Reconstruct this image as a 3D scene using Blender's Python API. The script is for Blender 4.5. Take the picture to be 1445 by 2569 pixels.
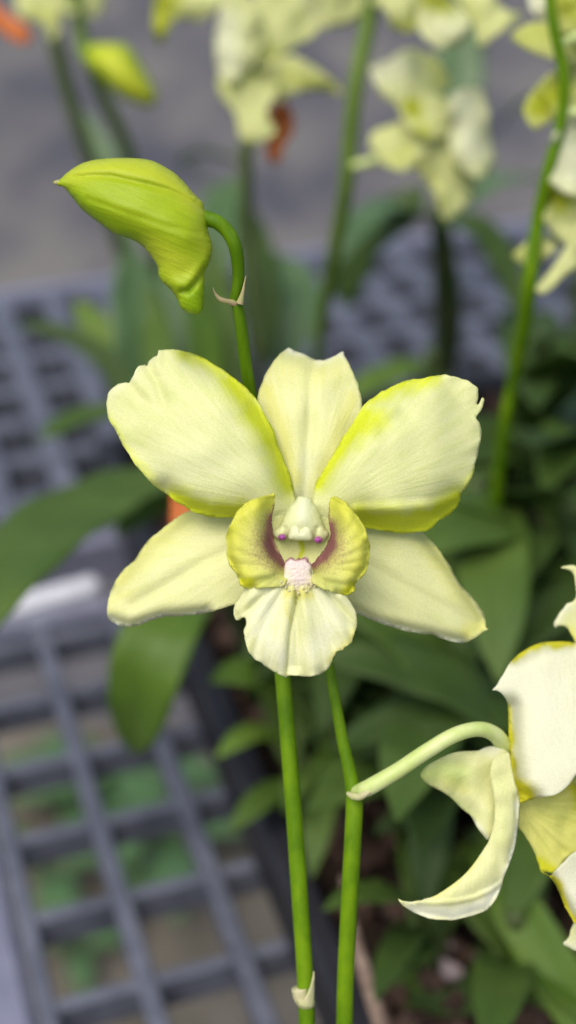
import bpy, math, random
import numpy as np
from mathutils import Vector, Matrix, Quaternion
from mathutils.geometry import delaunay_2d_cdt

random.seed(7)
rng = np.random.default_rng(7)
SC = bpy.context.scene
for o in list(bpy.data.objects):
    bpy.data.objects.remove(o)
COL = SC.collection

# ------------------------------------------------------------------ camera
PW, PH, FPX = 1445.0, 2569.0, 3543.0
PITCH = math.radians(33.93)
CAM = Vector((0, 0, 1.15))
RIGHT = Vector((1, 0, 0))
FWD = Vector((0, math.cos(PITCH), -math.sin(PITCH)))
UP = Vector((0, math.sin(PITCH), math.cos(PITCH)))
cd = bpy.data.cameras.new('camera')
cam = bpy.data.objects.new('camera', cd)
COL.objects.link(cam)
cam.location = CAM
cam.rotation_euler = (math.radians(90) - PITCH, 0, 0)
cd.sensor_fit = 'VERTICAL'
cd.sensor_height = 36.0
cd.lens = FPX / PH * 36.0
cd.clip_start = 0.01
cd.clip_end = 200
cd.dof.use_dof = True
cd.dof.focus_distance = 0.266
cd.dof.aperture_fstop = cd.lens / 6.8
SC.camera = cam

# ------------------------------------------------------------------ daylight (bright overcast, soft)
SUN_EL, SUN_AZ = math.radians(62), math.radians(215)      # azimuth measured from +Y clockwise
w = bpy.data.worlds.new('World')
SC.world = w
w.use_nodes = True
wn = w.node_tree
bg = wn.nodes['Background']
sky = wn.nodes.new('ShaderNodeTexSky')
sky.sky_type = 'NISHITA'
sky.sun_disc = False
sky.sun_elevation = SUN_EL
sky.sun_rotation = SUN_AZ
sky.air_density = 1.0
sky.dust_density = 4.0
wn.links.new(sky.outputs[0], bg.inputs[0])
bg.inputs[1].default_value = 0.12
sd = bpy.data.lights.new('sun', 'SUN')
sun = bpy.data.objects.new('sun', sd)
COL.objects.link(sun)
sd.energy = 1.5
sd.angle = math.radians(50)
sd.color = (1.0, 0.95, 0.86)
sdir = Vector((math.sin(SUN_AZ) * math.cos(SUN_EL), math.cos(SUN_AZ) * math.cos(SUN_EL), math.sin(SUN_EL)))
sun.rotation_euler = sdir.to_track_quat('Z', 'Y').to_euler()
SC.view_settings.view_transform = 'Standard'
SC.view_settings.look = 'None'
SC.view_settings.exposure = 0.55
SC.view_settings.gamma = 1.0
SC.view_settings.use_curve_mapping = False
SC.cycles.max_bounces = 8
SC.cycles.transmission_bounces = 6


# ------------------------------------------------------------------ geometry helpers
def P(x, y, z):
    """point seen at photograph pixel (x, y), z metres in front of the lens"""
    return CAM + FWD * z + RIGHT * ((x - PW / 2) / FPX * z) - UP * ((y - PH / 2) / FPX * z)


def G(x, y, h):
    """point of the horizontal plane at height h seen at pixel (x, y)"""
    d = FWD + RIGHT * ((x - PW / 2) / FPX) - UP * ((y - PH / 2) / FPX)
    return CAM + d * ((h - CAM.z) / d.z)


def proj(p):
    v = p - CAM
    z = v.dot(FWD)
    return (PW / 2 + v.dot(RIGHT) / z * FPX, PH / 2 - v.dot(UP) / z * FPX, z)


def zm(x0, y0, s):
    return lambda pts: [(x0 + p[0] / s, y0 + p[1] / s) for p in pts]


def thing(name, loc, label, cat, group=None):
    o = bpy.data.objects.new(name, None)
    o.empty_display_size = 0.02
    o.location = loc
    COL.objects.link(o)
    o['label'] = label
    o['category'] = cat
    if group:
        o['group'] = group
    return o


def wloc(o):
    v = Vector((0, 0, 0))
    while o is not None:
        v = v + o.location
        o = o.parent
    return v


def mesh_obj(name, verts, faces, mat, parent=None, smooth=True, pig=None, uv=None, solid=0.0):
    off = wloc(parent) if parent is not None else Vector((0, 0, 0))
    me = bpy.data.meshes.new(name)
    me.from_pydata([tuple(Vector(v) - off) for v in verts], [], [tuple(f) for f in faces])
    me.update()
    if smooth:
        me.polygons.foreach_set('use_smooth', [True] * len(me.polygons))
    if pig is not None:
        a = me.color_attributes.new('pig', 'FLOAT_COLOR', 'POINT')
        a.data.foreach_set('color', np.asarray(pig, dtype=np.float32).ravel())
    if uv is not None:
        uvl = me.uv_layers.new(name='fan')
        li = np.zeros(len(me.loops), dtype=np.int32)
        me.loops.foreach_get('vertex_index', li)
        uvl.data.foreach_set('uv', np.asarray(uv, dtype=np.float32)[li].ravel())
    me.materials.append(mat)
    o = bpy.data.objects.new(name, me)
    COL.objects.link(o)
    if parent is not None:
        o.parent = parent
    if solid:
        m = o.modifiers.new('thickness', 'SOLIDIFY')
        m.thickness = solid
        m.offset = 0
    return o


def catmull(pts, step, closed=False):
    pts = [np.array(p, float) for p in pts]
    n = len(pts)
    out = []
    for i in range(n if closed else n - 1):
        if closed:
            p0, p1, p2, p3 = pts[i - 1], pts[i], pts[(i + 1) % n], pts[(i + 2) % n]
        else:
            p0, p1, p2, p3 = pts[max(i - 1, 0)], pts[i], pts[i + 1], pts[min(i + 2, n - 1)]
        k = max(1, int(round(np.linalg.norm((p2 - p1)[:2]) / step)))
        m1, m2 = (p2 - p0) * 0.4, (p3 - p1) * 0.4
        L = np.linalg.norm((p2 - p1)[:2])
        for m in (m1, m2):
            q = np.linalg.norm(m[:2])
            if q > L and q > 0:
                m *= L / q
        for j in range(k):
            t = j / k
            out.append((2 * t**3 - 3 * t**2 + 1) * p1 + (t**3 - 2 * t**2 + t) * m1
                       + (-2 * t**3 + 3 * t**2) * p2 + (t**3 - t**2) * m2)
    if not closed:
        out.append(pts[-1])
    return np.array(out)


def dist_poly(X, Y, poly, closed=False):
    poly = np.asarray(poly, float)[:, :2]
    A = poly
    B = np.roll(poly, -1, 0) if closed else poly[1:]
    A = A if closed else poly[:-1]
    best = np.full(len(X), 1e9)
    for (ax, ay), (bx, by) in zip(A, B):
        dx, dy = bx - ax, by - ay
        q = dx * dx + dy * dy + 1e-9
        t = np.clip(((X - ax) * dx + (Y - ay) * dy) / q, 0, 1)
        best = np.minimum(best, (X - ax - t * dx)**2 + (Y - ay - t * dy)**2)
    return np.sqrt(best)


def inside(X, Y, poly):
    r = np.zeros(len(X), bool)
    A = poly
    B = np.roll(poly, -1, 0)
    for (ax, ay), (bx, by) in zip(A, B):
        if ay == by:
            continue
        c = ((ay > Y) != (by > Y)) & (X < (bx - ax) * (Y - ay) / (by - ay) + ax)
        r ^= c
    return r


def wob(X, Y, scale, seed=0):
    """smooth 2-D wobble in about -1..1"""
    r = np.random.default_rng(seed)
    s = np.zeros(len(X))
    for k in range(16):
        a = r.uniform(0, 2 * math.pi)
        f = r.uniform(0.6, 1.7) * 2 * math.pi / scale
        s += np.sin((X * math.cos(a) + Y * math.sin(a)) * f + r.uniform(0, 6.3))
    return s / 4.6


def fill(outline, step, edge_noise=0.0, seed=1):
    b = catmull(outline, step * 0.8, True)
    if edge_noise:
        n = len(b)
        tang = np.roll(b, -1, 0) - np.roll(b, 1, 0)
        nrm = np.stack([tang[:, 1], -tang[:, 0]], 1) / (np.linalg.norm(tang, axis=1)[:, None] + 1e-6)
        arc = np.arange(n) * step * 0.8
        b = b + nrm * (edge_noise * (wob(arc, arc * 0, 42, seed) + 0.6 * wob(arc, arc * 0, 17, seed + 1)))[:, None]
    lo, hi = b.min(0), b.max(0)
    xs = np.arange(lo[0], hi[0], step)
    ys = np.arange(lo[1], hi[1], step * 0.866)
    gx, gy = np.meshgrid(xs, ys)
    gx[1::2] += step / 2
    X, Y = gx.ravel(), gy.ravel()
    k = inside(X, Y, b)
    X, Y = X[k], Y[k]
    k = dist_poly(X, Y, b, True) > step * 0.55
    X, Y = X[k], Y[k]
    vs = [Vector((float(p[0]), float(p[1]))) for p in b] + [Vector((float(x), float(y))) for x, y in zip(X, Y)]
    r = delaunay_2d_cdt(vs, [], [list(range(len(b)))], 1, 1e-4)
    v = np.array([(p.x, p.y) for p in r[0]])
    f = [tuple(t) for t in r[2]]
    d = dist_poly(v[:, 0], v[:, 1], b, True)
    # face the camera: photograph y runs down, so clockwise on screen is counter-clockwise here
    ff = []
    for t in f:
        a = 0
        for i in range(len(t)):
            x1, y1 = v[t[i]]
            x2, y2 = v[t[(i + 1) % len(t)]]
            a += x1 * y2 - x2 * y1
        ff.append(t if a < 0 else t[::-1])
    return v, ff, d


def bands(X, Y, bl):
    s = np.zeros(len(X))
    for poly, wd, st in bl:
        d = dist_poly(X, Y, poly) if len(poly) > 1 else np.hypot(X - poly[0][0], Y - poly[0][1])
        s = np.maximum(s, st * np.exp(-(d / wd)**2))
    return s


def sheet(name, outline, Z, mat, parent, axis, a=0, b=0, c=0, hump=0, tilt=(0, 0), rolls=(), ridges=(),
          wav=(0, 60, 40), yellow=(), purple=(), white=(), green=(), step=7, solid=0.0004, edge=0.8, lump=(0.0003, 150), seed=1,
          label=None):
    """a petal: outline on the picture, shaped in depth (all depths in metres)"""
    v, f, d = fill(outline, step, edge, seed)
    X, Y = v[:, 0], v[:, 1]
    bx, by, tx, ty = axis
    L = math.hypot(tx - bx, ty - by)
    ux, uy = (tx - bx) / L, (ty - by) / L
    s = ((X - bx) * ux + (Y - by) * uy) / L
    t = (-(X - bx) * uy + (Y - by) * ux) / 100.0
    dz = Z + a * s + b * s * np.abs(s) + c * t * t - hump * np.sin(np.pi * np.clip(s, 0, 1)) \
        + tilt[0] * (X - bx) / 100 + tilt[1] * (Y - by) / 100
    for poly, wd, amp in rolls:
        dd = dist_poly(X, Y, poly) if len(poly) > 1 else np.hypot(X - poly[0][0], Y - poly[0][1])
        dz = dz + amp * np.exp(-(dd / wd)**2)
    amp, wl, wdt = wav
    th = np.arctan2(t * 100, s * L + 1e-6)
    if amp:
        arc = np.arctan2(Y - by, X - bx) * L * 0.9
        dz = dz + amp * wob(arc, 0 * arc, wl, seed + 9) * np.exp(-d / wdt)
    for k, am in ridges:
        dz = dz + am * np.cos(th * k) * np.clip(s * 3, 0, 1) * np.clip(d / 25, 0, 1)
    dz = dz + lump[0] * wob(X, Y, lump[1], seed + 3)
    verts = [P(x, y, z) for x, y, z in zip(X, Y, dz)]
    pig = np.zeros((len(v), 4))
    jx, jy = X + 4 * wob(X, Y, 70, seed + 5), Y + 4 * wob(X, Y, 70, seed + 6)
    pig[:, 0] = bands(jx, jy, [(p_, w_ * (1.12 if mat is CREAM else 1), s_) for p_, w_, s_ in yellow])
    pig[:, 1] = bands(X, Y, purple)
    pig[:, 2] = bands(jx, jy, white)
    pig[:, 3] = bands(jx, jy, green)
    uv = np.stack([th, np.hypot(X - bx, Y - by) / L], 1)
    o = mesh_obj(name, verts, f, mat, parent, True, pig, uv, solid)
    if label:
        o['label'] = label
    return o


def body(name, outline, Z, T, mat, parent, axis=None, Tb=None, step=6, creases=(), bumps=(0, 20), zfun=None, yellow=(), purple=(), white=(),
         green=(), edge=0.0, power=0.5, seed=1):
    """a rounded solid whose outline is given on the picture: swollen front and back by T and Tb metres"""
    v, f, d = fill(outline, step, edge, seed)
    X, Y = v[:, 0], v[:, 1]
    n = len(v)
    nb = [set() for _ in range(n)]
    cnt = {}
    for t in f:
        for i in range(len(t)):
            p, q = t[i], t[(i + 1) % len(t)]
            nb[p].add(q)
            nb[q].add(p)
            cnt[(min(p, q), max(p, q))] = cnt.get((min(p, q), max(p, q)), 0) + 1
    bd = np.zeros(n, bool)
    for (p, q), k in cnt.items():
        if k == 1:
            bd[p] = bd[q] = True
    mx = max(len(s_) for s_ in nb)
    idx = np.zeros((n, mx), int)
    wt = np.zeros((n, mx))
    for i, s_ in enumerate(nb):
        for j, q in enumerate(s_):
            idx[i, j] = q
            wt[i, j] = 1.0 / len(s_)
    h = np.zeros(n)
    for _ in range(1400):
        h = (h[idx] * wt).sum(1) + 1.0
        h[bd] = 0
    h = (h / h.max())**power
    fr = T * h
    for poly, wd, amp in creases:
        fr = fr + amp * np.exp(-(dist_poly(X, Y, poly) / wd)**2) * np.clip(h * 2.5, 0, 1)
    if bumps[0]:
        fr = fr + bumps[0] * wob(X, Y, bumps[1], seed + 2) * np.clip(h * 1.5, 0, 1)
    base = np.full(n, Z) if zfun is None else Z + zfun(X, Y)
    Tb = T if Tb is None else Tb
    verts = [P(x, y, z) for x, y, z in zip(X, Y, base - fr)]
    back = {}
    for i in range(n):
        if bd[i]:
            back[i] = i
        else:
            back[i] = len(verts)
            verts.append(P(X[i], Y[i], base[i] + Tb * h[i]))
    faces = list(f) + [tuple(back[i] for i in t[::-1]) for t in f]
    order = list(range(n)) + [i for i in range(n) if not bd[i]]
    pig = np.zeros((n, 4))
    for ch, bl in enumerate((yellow, purple, white, green)):
        pig[:, ch] = bands(X, Y, bl)
    if axis is None:
        axis = (X.mean(), Y.min(), X.mean(), Y.max())
    bx, by, tx, ty = axis
    L = math.hypot(tx - bx, ty - by)
    ux, uy = (tx - bx) / L, (ty - by) / L
    uv = np.stack([(-(X - bx) * uy + (Y - by) * ux) / 160.0, ((X - bx) * ux + (Y - by) * uy) / L], 1)
    return mesh_obj(name, verts, faces, mat, parent, True, pig[order], uv[order])


def tube_data(pts, nseg=14, world=False, cap=True):
    """pts: (x, y, depth, radius in px), or world (x, y, z, radius in m)"""
    if not world:
        q = []
        for x, y, z, r in pts:
            p = P(x, y, z)
            q.append((p.x, p.y, p.z, r * z / FPX))
        pts = q
    a = [np.array(p, float) for p in pts]
    dense = []
    n = len(a)
    for i in range(n - 1):
        p0, p1, p2, p3 = a[max(i - 1, 0)], a[i], a[i + 1], a[min(i + 2, n - 1)]
        for j in range(6):
            t = j / 6
            dense.append(0.5 * (2 * p1 + (p2 - p0) * t + (2 * p0 - 5 * p1 + 4 * p2 - p3) * t * t + (3 * p1 - p0 - 3 * p2 + p3) * t**3))
    dense.append(a[-1])
    verts, faces = [], []
    prev = None
    for i, d in enumerate(dense):
        c = Vector(d[:3])
        tn = Vector(dense[min(i + 1, len(dense) - 1)][:3]) - Vector(dense[max(i - 1, 0)][:3])
        tn.normalize()
        u = prev if prev is not None else tn.orthogonal()
        u = (u - tn * u.dot(tn)).normalized()
        prev = u
        v = tn.cross(u)
        for k in range(nseg):
            an = 2 * math.pi * k / nseg
            verts.append(c + (u * math.cos(an) + v * math.sin(an)) * max(d[3], 1e-5))
    m = len(dense)
    for i in range(m - 1):
        for k in range(nseg):
            k2 = (k + 1) % nseg
            faces.append((i * nseg + k, i * nseg + k2, (i + 1) * nseg + k2, (i + 1) * nseg + k))
    if cap:
        faces.append(tuple(range(nseg))[::-1])
        faces.append(tuple((m - 1) * nseg + k for k in range(nseg)))
    return verts, faces


def tube(name, pts, mat, parent, nseg=14, world=False, extra=()):
    verts, faces = tube_data(pts, nseg, world)
    for e in extra:
        v2, f2 = tube_data(e, nseg, world)
        o = len(verts)
        verts = verts + v2
        faces = faces + [tuple(i + o for i in f) for f in f2]
    n = len(verts)
    return mesh_obj(name, verts, faces, mat, parent, True, np.zeros((n, 4)), np.zeros((n, 2)))


def leaf(name, pts, mat, parent, facing=None, twist=0.0, fold=0.16, world=False, nw=8, tipped=True, solid=0.0007, camber=0.0):
    """a strap leaf along pts (x, y, depth, half width px) or world (x, y, z, half width m)"""
    if not world:
        q = []
        for x, y, z, r in pts:
            p = P(x, y, z)
            q.append((p.x, p.y, p.z, r * z / FPX))
        pts = q
    a = [np.array(p, float) for p in pts]
    dense = []
    n = len(a)
    for i in range(n - 1):
        p0, p1, p2, p3 = a[max(i - 1, 0)], a[i], a[i + 1], a[min(i + 2, n - 1)]
        for j in range(8):
            t = j / 8
            dense.append(0.5 * (2 * p1 + (p2 - p0) * t + (2 * p0 - 5 * p1 + 4 * p2 - p3) * t * t + (3 * p1 - p0 - 3 * p2 + p3) * t**3))
    dense.append(a[-1])
    N = facing or (UP * 0.25 - FWD * 0.6 + Vector((0, 0, 0.6))).normalized()
    verts, faces, uv = [], [], []
    m = len(dense)
    for i, d in enumerate(dense):
        c = Vector(d[:3])
        tn = (Vector(dense[min(i + 1, m - 1)][:3]) - Vector(dense[max(i - 1, 0)][:3])).normalized()
        wv = tn.cross(N)
        if wv.length < 1e-4:
            wv = tn.orthogonal()
        wv.normalize()
        if twist:
            wv = Quaternion(tn, twist * (0.4 + 0.6 * i / m)) @ wv
        nn = wv.cross(tn).normalized()
        for k in range(nw + 1):
            t = 2 * k / nw - 1
            rip = 0.06 * math.sin(i * 0.55 + (2 if t > 0 else 0)) * t * t
            verts.append(c + wv * (t * d[3]) + nn * (d[3] * (fold * abs(t) - camber * t * t + rip)))
            uv.append((t * 0.5, i / m * 2))
    for i in range(m - 1):
        for k in range(nw):
            p = i * (nw + 1) + k
            faces.append((p, p + 1, p + nw + 2, p + nw + 1))
    return mesh_obj(name, verts, faces, mat, parent, True, np.zeros((len(verts), 4)), uv, solid)


# ------------------------------------------------------------------ materials
def nm(name):
    m = bpy.data.materials.new(name)
    m.use_nodes = True
    nt = m.node_tree
    return m, nt, nt.nodes['Principled BSDF'], nt.nodes['Material Output']


def mix(nt, fac, A, B, mode='MIX'):
    n = nt.nodes.new('ShaderNodeMix')
    n.data_type = 'RGBA'
    n.blend_type = mode
    n.clamp_factor = True
    for sock, val in ((n.inputs[0], fac), (n.inputs[6], A), (n.inputs[7], B)):
        if hasattr(val, 'is_linked'):
            nt.links.new(val, sock)
        elif isinstance(val, tuple):
            sock.default_value = (*val, 1) if len(val) == 3 else val
        else:
            sock.default_value = val
    return n.outputs[2]


def mth(nt, op, A, B=None, clamp=False):
    n = nt.nodes.new('ShaderNodeMath')
    n.operation = op
    n.use_clamp = clamp
    for sock, val in zip(n.inputs, (A, B)):
        if val is None:
            continue
        if hasattr(val, 'is_linked'):
            nt.links.new(val, sock)
        else:
            sock.default_value = val
    return n.outputs[0]


def noise(nt, vec, scale, detail=3, rough=0.5, dims='3D'):
    n = nt.nodes.new('ShaderNodeTexNoise')
    n.noise_dimensions = dims
    n.inputs['Scale'].default_value = scale
    n.inputs['Detail'].default_value = detail
    n.inputs['Roughness'].default_value = rough
    if vec is not None:
        nt.links.new(vec, n.inputs['Vector'])
    return n.outputs[0]


def rmp(nt, fac, lo, hi, a=0.0, b=1.0):
    n = nt.nodes.new('ShaderNodeMapRange')
    nt.links.new(fac, n.inputs[0])
    n.inputs[1].default_value, n.inputs[2].default_value = lo, hi
    n.inputs[3].default_value, n.inputs[4].default_value = a, b
    return n.outputs[0]


def coords(nt):
    return nt.nodes.new('ShaderNodeTexCoord').outputs['Object']


def fanuv(nt, su, sv):
    u = nt.nodes.new('ShaderNodeUVMap')
    u.uv_map = 'fan'
    mp = nt.nodes.new('ShaderNodeMapping')
    mp.inputs['Scale'].default_value = (su, sv, 1)
    nt.links.new(u.outputs[0], mp.inputs[0])
    return mp.outputs[0]


def bump(nt, h, dist, st, bs, prev=None):
    b = nt.nodes.new('ShaderNodeBump')
    b.inputs['Strength'].default_value = st
    b.inputs['Distance'].default_value = dist
    nt.links.new(h, b.inputs['Height'])
    if prev is not None:
        nt.links.new(prev, b.inputs['Normal'])
    nt.links.new(b.outputs[0], bs.inputs['Normal'])
    return b.outputs[0]


def petal_mat(name, base, vein, yellow, purple=(0.29, 0.085, 0.125), white=(0.86, 0.87, 0.72), green=(0.42, 0.56, 0.10), transl=0.28, veinamt=0.5,
              grain=0.10, rough=0.5):
    m, nt, bs, out = nm(name)
    at = nt.nodes.new('ShaderNodeAttribute')
    at.attribute_name = 'pig'
    sp = nt.nodes.new('ShaderNodeSeparateColor')
    nt.links.new(at.outputs['Color'], sp.inputs[0])
    co = coords(nt)
    v1 = noise(nt, fanuv(nt, 6, 1.3), 3.0, 3, 0.6)
    v2 = noise(nt, fanuv(nt, 15, 2.4), 2.2, 3, 0.55)
    vm = mth(nt, 'MULTIPLY', rmp(nt, v1, 0.42, 0.68), 0.6)
    vm = mth(nt, 'ADD', vm, mth(nt, 'MULTIPLY', rmp(nt, v2, 0.48, 0.72), 0.36), True)
    blot = noise(nt, co, 160, 3)
    c = mix(nt, mth(nt, 'MULTIPLY', vm, veinamt), base, vein)
    c = mix(nt, rmp(nt, blot, 0.5, 0.8, 0, 0.30), c, vein)
    c = mix(nt, sp.outputs[2], c, white)
    c = mix(nt, at.outputs['Alpha'], c, green)
    yn = mth(nt, 'ADD', sp.outputs[0], mth(nt, 'MULTIPLY', mth(nt, 'SUBTRACT', noise(nt, fanuv(nt, 16, 2), 2.5, 2), 0.5), 0.35))
    yn = mth(nt, 'MULTIPLY', rmp(nt, yn, 0.05, 0.8), mth(nt, 'GREATER_THAN', sp.outputs[0], 0.001), True)
    c = mix(nt, yn, c, yellow)
    spk = noise(nt, co, 2600, 2, 0.6)
    pf = mth(nt, 'ADD', mth(nt, 'MULTIPLY', sp.outputs[1], 1.5), mth(nt, 'MULTIPLY', mth(nt, 'SUBTRACT', spk, 0.66), 1.5))
    pf = mth(nt, 'MULTIPLY', rmp(nt, pf, 0.0, 0.95), mth(nt, 'GREATER_THAN', sp.outputs[1], 0.01), True)
    c = mix(nt, mth(nt, 'MULTIPLY', pf, 0.92), c, purple)
    gr = noise(nt, co, 3800, 2, 0.6)
    c = mix(nt, 1.0, c, mix(nt, rmp(nt, gr, 0.3, 0.7), (1 - grain,) * 3, (1 + grain * 0.4,) * 3), 'MULTIPLY')
    nt.links.new(c, bs.inputs['Base Color'])
    bs.inputs['Roughness'].default_value = rough
    bs.inputs['Specular IOR Level'].default_value = 0.25
    b1 = bump(nt, vm, 0.00014, 0.5, bs)
    bump(nt, gr, 0.00008, 0.5, bs, b1)
    tr = nt.nodes.new('ShaderNodeBsdfTranslucent')
    nt.links.new(c, tr.inputs[0])
    ms = nt.nodes.new('ShaderNodeMixShader')
    ms.inputs[0].default_value = transl
    nt.links.new(bs.outputs[0], ms.inputs[1])
    nt.links.new(tr.outputs[0], ms.inputs[2])
    nt.links.new(ms.outputs[0], out.inputs[0])
    return m


def plain_mat(name, A, B, scale, rough=0.5, spec=0.4, bmp=0.0, lo=0.35, hi=0.65, detail=4, transl=0.0, stretch=None):
    m, nt, bs, out = nm(name)
    co = coords(nt)
    if stretch:
        mp = nt.nodes.new('ShaderNodeMapping')
        mp.inputs['Scale'].default_value = stretch
        nt.links.new(co, mp.inputs[0])
        co = mp.outputs[0]
    n = noise(nt, co, scale, detail, 0.6)
    c = mix(nt, rmp(nt, n, lo, hi), A, B)
    nt.links.new(c, bs.inputs['Base Color'])
    bs.inputs['Roughness'].default_value = rough
    bs.inputs['Specular IOR Level'].default_value = spec
    if bmp:
        bump(nt, n, bmp, 0.6, bs)
    if transl:
        tr = nt.nodes.new('ShaderNodeBsdfTranslucent')
        nt.links.new(c, tr.inputs[0])
        ms = nt.nodes.new('ShaderNodeMixShader')
        ms.inputs[0].default_value = transl
        nt.links.new(bs.outputs[0], ms.inputs[1])
        nt.links.new(tr.outputs[0], ms.inputs[2])
        nt.links.new(ms.outputs[0], out.inputs[0])
    return m


def leaf_mat(name, A, B, rough=0.38, spec=0.5, transl=0.18):
    m, nt, bs, out = nm(name)
    v = noise(nt, fanuv(nt, 22, 0.5), 2.0, 2)
    l = noise(nt, coords(nt), 40, 3)
    c = mix(nt, rmp(nt, l, 0.35, 0.65), A, B)
    c = mix(nt, rmp(nt, v, 0.4, 0.7, 0, 0.35), c, tuple(x * 1.5 for x in B))
    nt.links.new(c, bs.inputs['Base Color'])
    bs.inputs['Roughness'].default_value = rough
    bs.inputs['Specular IOR Level'].default_value = spec
    bump(nt, v, 0.0004, 0.4, bs)
    tr = nt.nodes.new('ShaderNodeBsdfTranslucent')
    nt.links.new(mix(nt, 0.6, c, (B[0] * 2.2, B[1] * 2.2, B[2] * 0.6)), tr.inputs[0])
    ms = nt.nodes.new('ShaderNodeMixShader')
    ms.inputs[0].default_value = transl
    nt.links.new(bs.outputs[0], ms.inputs[1])
    nt.links.new(tr.outputs[0], ms.inputs[2])
    nt.links.new(ms.outputs[0], out.inputs[0])
    return m


YEL = (0.69, 0.76, 0.03)
CREAM = petal_mat('cream_petal', (0.78, 0.80, 0.40), (0.62, 0.69, 0.22), YEL, transl=0.26, veinamt=0.6)
SEPAL = petal_mat('sepal_cream', (0.81, 0.82, 0.42), (0.67, 0.72, 0.25), (0.74, 0.72, 0.10), transl=0.26, veinamt=0.45)
LOBE = petal_mat('lip_yellow', (0.79, 0.79, 0.24), (0.68, 0.71, 0.13), (0.74, 0.75, 0.035), transl=0.34, veinamt=0.35)
MIDLOBE = petal_mat('lip_cream', (0.86, 0.87, 0.51), (0.72, 0.75, 0.27), (0.70, 0.67, 0.12), transl=0.22, veinamt=0.8)
COLUMN = petal_mat('column_wax', (0.76, 0.80, 0.42), (0.72, 0.77, 0.34), (0.6, 0.6, 0.1), purple=(0.42, 0.05, 0.40), transl=0.2, veinamt=0.1, rough=0.35, grain=0.04)
CALLUS = petal_mat('callus_wax', (0.84, 0.80, 0.50), (0.74, 0.66, 0.44), (0.80, 0.77, 0.34), purple=(0.25, 0.06, 0.08), white=(0.80, 0.66, 0.61), transl=0.15, veinamt=0.3, rough=0.4)
THROAT = petal_mat('throat_green', (0.76, 0.78, 0.36), (0.66, 0.73, 0.24), (0.58, 0.64, 0.03), transl=0.35, veinamt=0.2)
PALE = petal_mat('white_petal', (0.86, 0.86, 0.60), (0.74, 0.78, 0.44), (0.70, 0.67, 0.03), transl=0.34, veinamt=0.4)
BUD = petal_mat('bud_skin', (0.37, 0.50, 0.012), (0.26, 0.40, 0.006), (0.58, 0.63, 0.04), purple=(0.13, 0.25, 0.006), green=(0.24, 0.43, 0.003), transl=0.2, veinamt=0.36, rough=0.38)
FAR_PETAL = petal_mat('soft_cream_petal', (0.71, 0.74, 0.34), (0.58, 0.64, 0.20), (0.48, 0.53, 0.03), transl=0.4)
PEDI = plain_mat('pale_pedicel', (0.45, 0.56, 0.16), (0.60, 0.66, 0.30), 150, 0.4)
STEM = plain_mat('stem_green', (0.072, 0.160, 0.0008), (0.135, 0.250, 0.002), 210, 0.5, 0.18, 0.0001, stretch=(1, 1, 0.25))
STEM3 = plain_mat('pale_stem_green', (0.15, 0.20, 0.07), (0.19, 0.24, 0.09), 90, 0.5, 0.35)
STEM2 = plain_mat('far_stem_green', (0.09, 0.16, 0.025), (0.13, 0.20, 0.03), 90, 0.5, 0.35)
BRACT = plain_mat('dry_bract', (0.34, 0.34, 0.14), (0.44, 0.32, 0.19), 600, 0.6, 0.2)
SHEATH = plain_mat('papery_sheath', (0.50, 0.52, 0.22), (0.66, 0.60, 0.38), 300, 0.5, 0.3, transl=0.2)
LEAF_D = leaf_mat('dark_leaf', (0.032, 0.064, 0.013), (0.048, 0.088, 0.017), 0.5, 0.25)
LEAF_M = leaf_mat('mid_leaf', (0.054, 0.106, 0.016), (0.082, 0.138, 0.024), 0.5, 0.28)
LEAF_L = leaf_mat('light_leaf', (0.075, 0.15, 0.018), (0.12, 0.20, 0.028), 0.5, 0.3)
LEAF_H = leaf_mat('fresh_leaf', (0.055, 0.115, 0.010), (0.085, 0.155, 0.016), 0.45, 0.3)
LEAF_G = leaf_mat('glaucous_leaf', (0.060, 0.128, 0.042), (0.098, 0.172, 0.066), 0.4, 0.45)
WEED = leaf_mat('weed_leaf', (0.075, 0.16, 0.055), (0.105, 0.205, 0.08), 0.55, 0.3, 0.25)
CANE = plain_mat('cane_green', (0.035, 0.075, 0.015), (0.08, 0.10, 0.03), 60, 0.5)
GREY = plain_mat('grey_plastic', (0.068, 0.076, 0.102), (0.128, 0.139, 0.178), 55, 0.55, 0.35, 0.0002)
RIMM = plain_mat('lit_grey_plastic', (0.15, 0.157, 0.22), (0.20, 0.21, 0.285), 30, 0.5, 0.4, 0.0002)  # same plastic as the lattice; the rim's brighter light is put into this colour
BLACK = plain_mat('black_plastic', (0.012, 0.012, 0.016), (0.02, 0.02, 0.026), 60, 0.5, 0.4)
RAILM = plain_mat('worn_pale_plastic', (0.52, 0.53, 0.58), (0.64, 0.65, 0.70), 60, 0.45, 0.45)
BARK = plain_mat('bark_chip', (0.035, 0.022, 0.015), (0.10, 0.06, 0.045), 120, 0.8, 0.2)
PEBBLE = plain_mat('pale_pebble', (0.30, 0.22, 0.20), (0.42, 0.36, 0.36), 300, 0.7, 0.2)
DRY = plain_mat('dry_stalk', (0.14, 0.095, 0.07), (0.27, 0.20, 0.15), 200, 0.7, 0.2)
PEAT = plain_mat('peat', (0.012, 0.009, 0.007), (0.035, 0.024, 0.018), 90, 0.95, 0.1, 0.002)
ORANGE = plain_mat('orange_withered', (0.50, 0.13, 0.03), (0.62, 0.20, 0.06), 220, 0.6, 0.2, transl=0.2)
FLOORM = plain_mat('grey_weed_mat', (0.060, 0.060, 0.076), (0.150, 0.142, 0.130), 3.2, 0.75, 0.3, 0.0, 0.38, 0.62, 3, stretch=(1, 0.45, 1))
SOILM = plain_mat('olive_soil', (0.085, 0.075, 0.05), (0.17, 0.15, 0.12), 11, 0.9, 0.2, 0.003, 0.3, 0.7)

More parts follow.
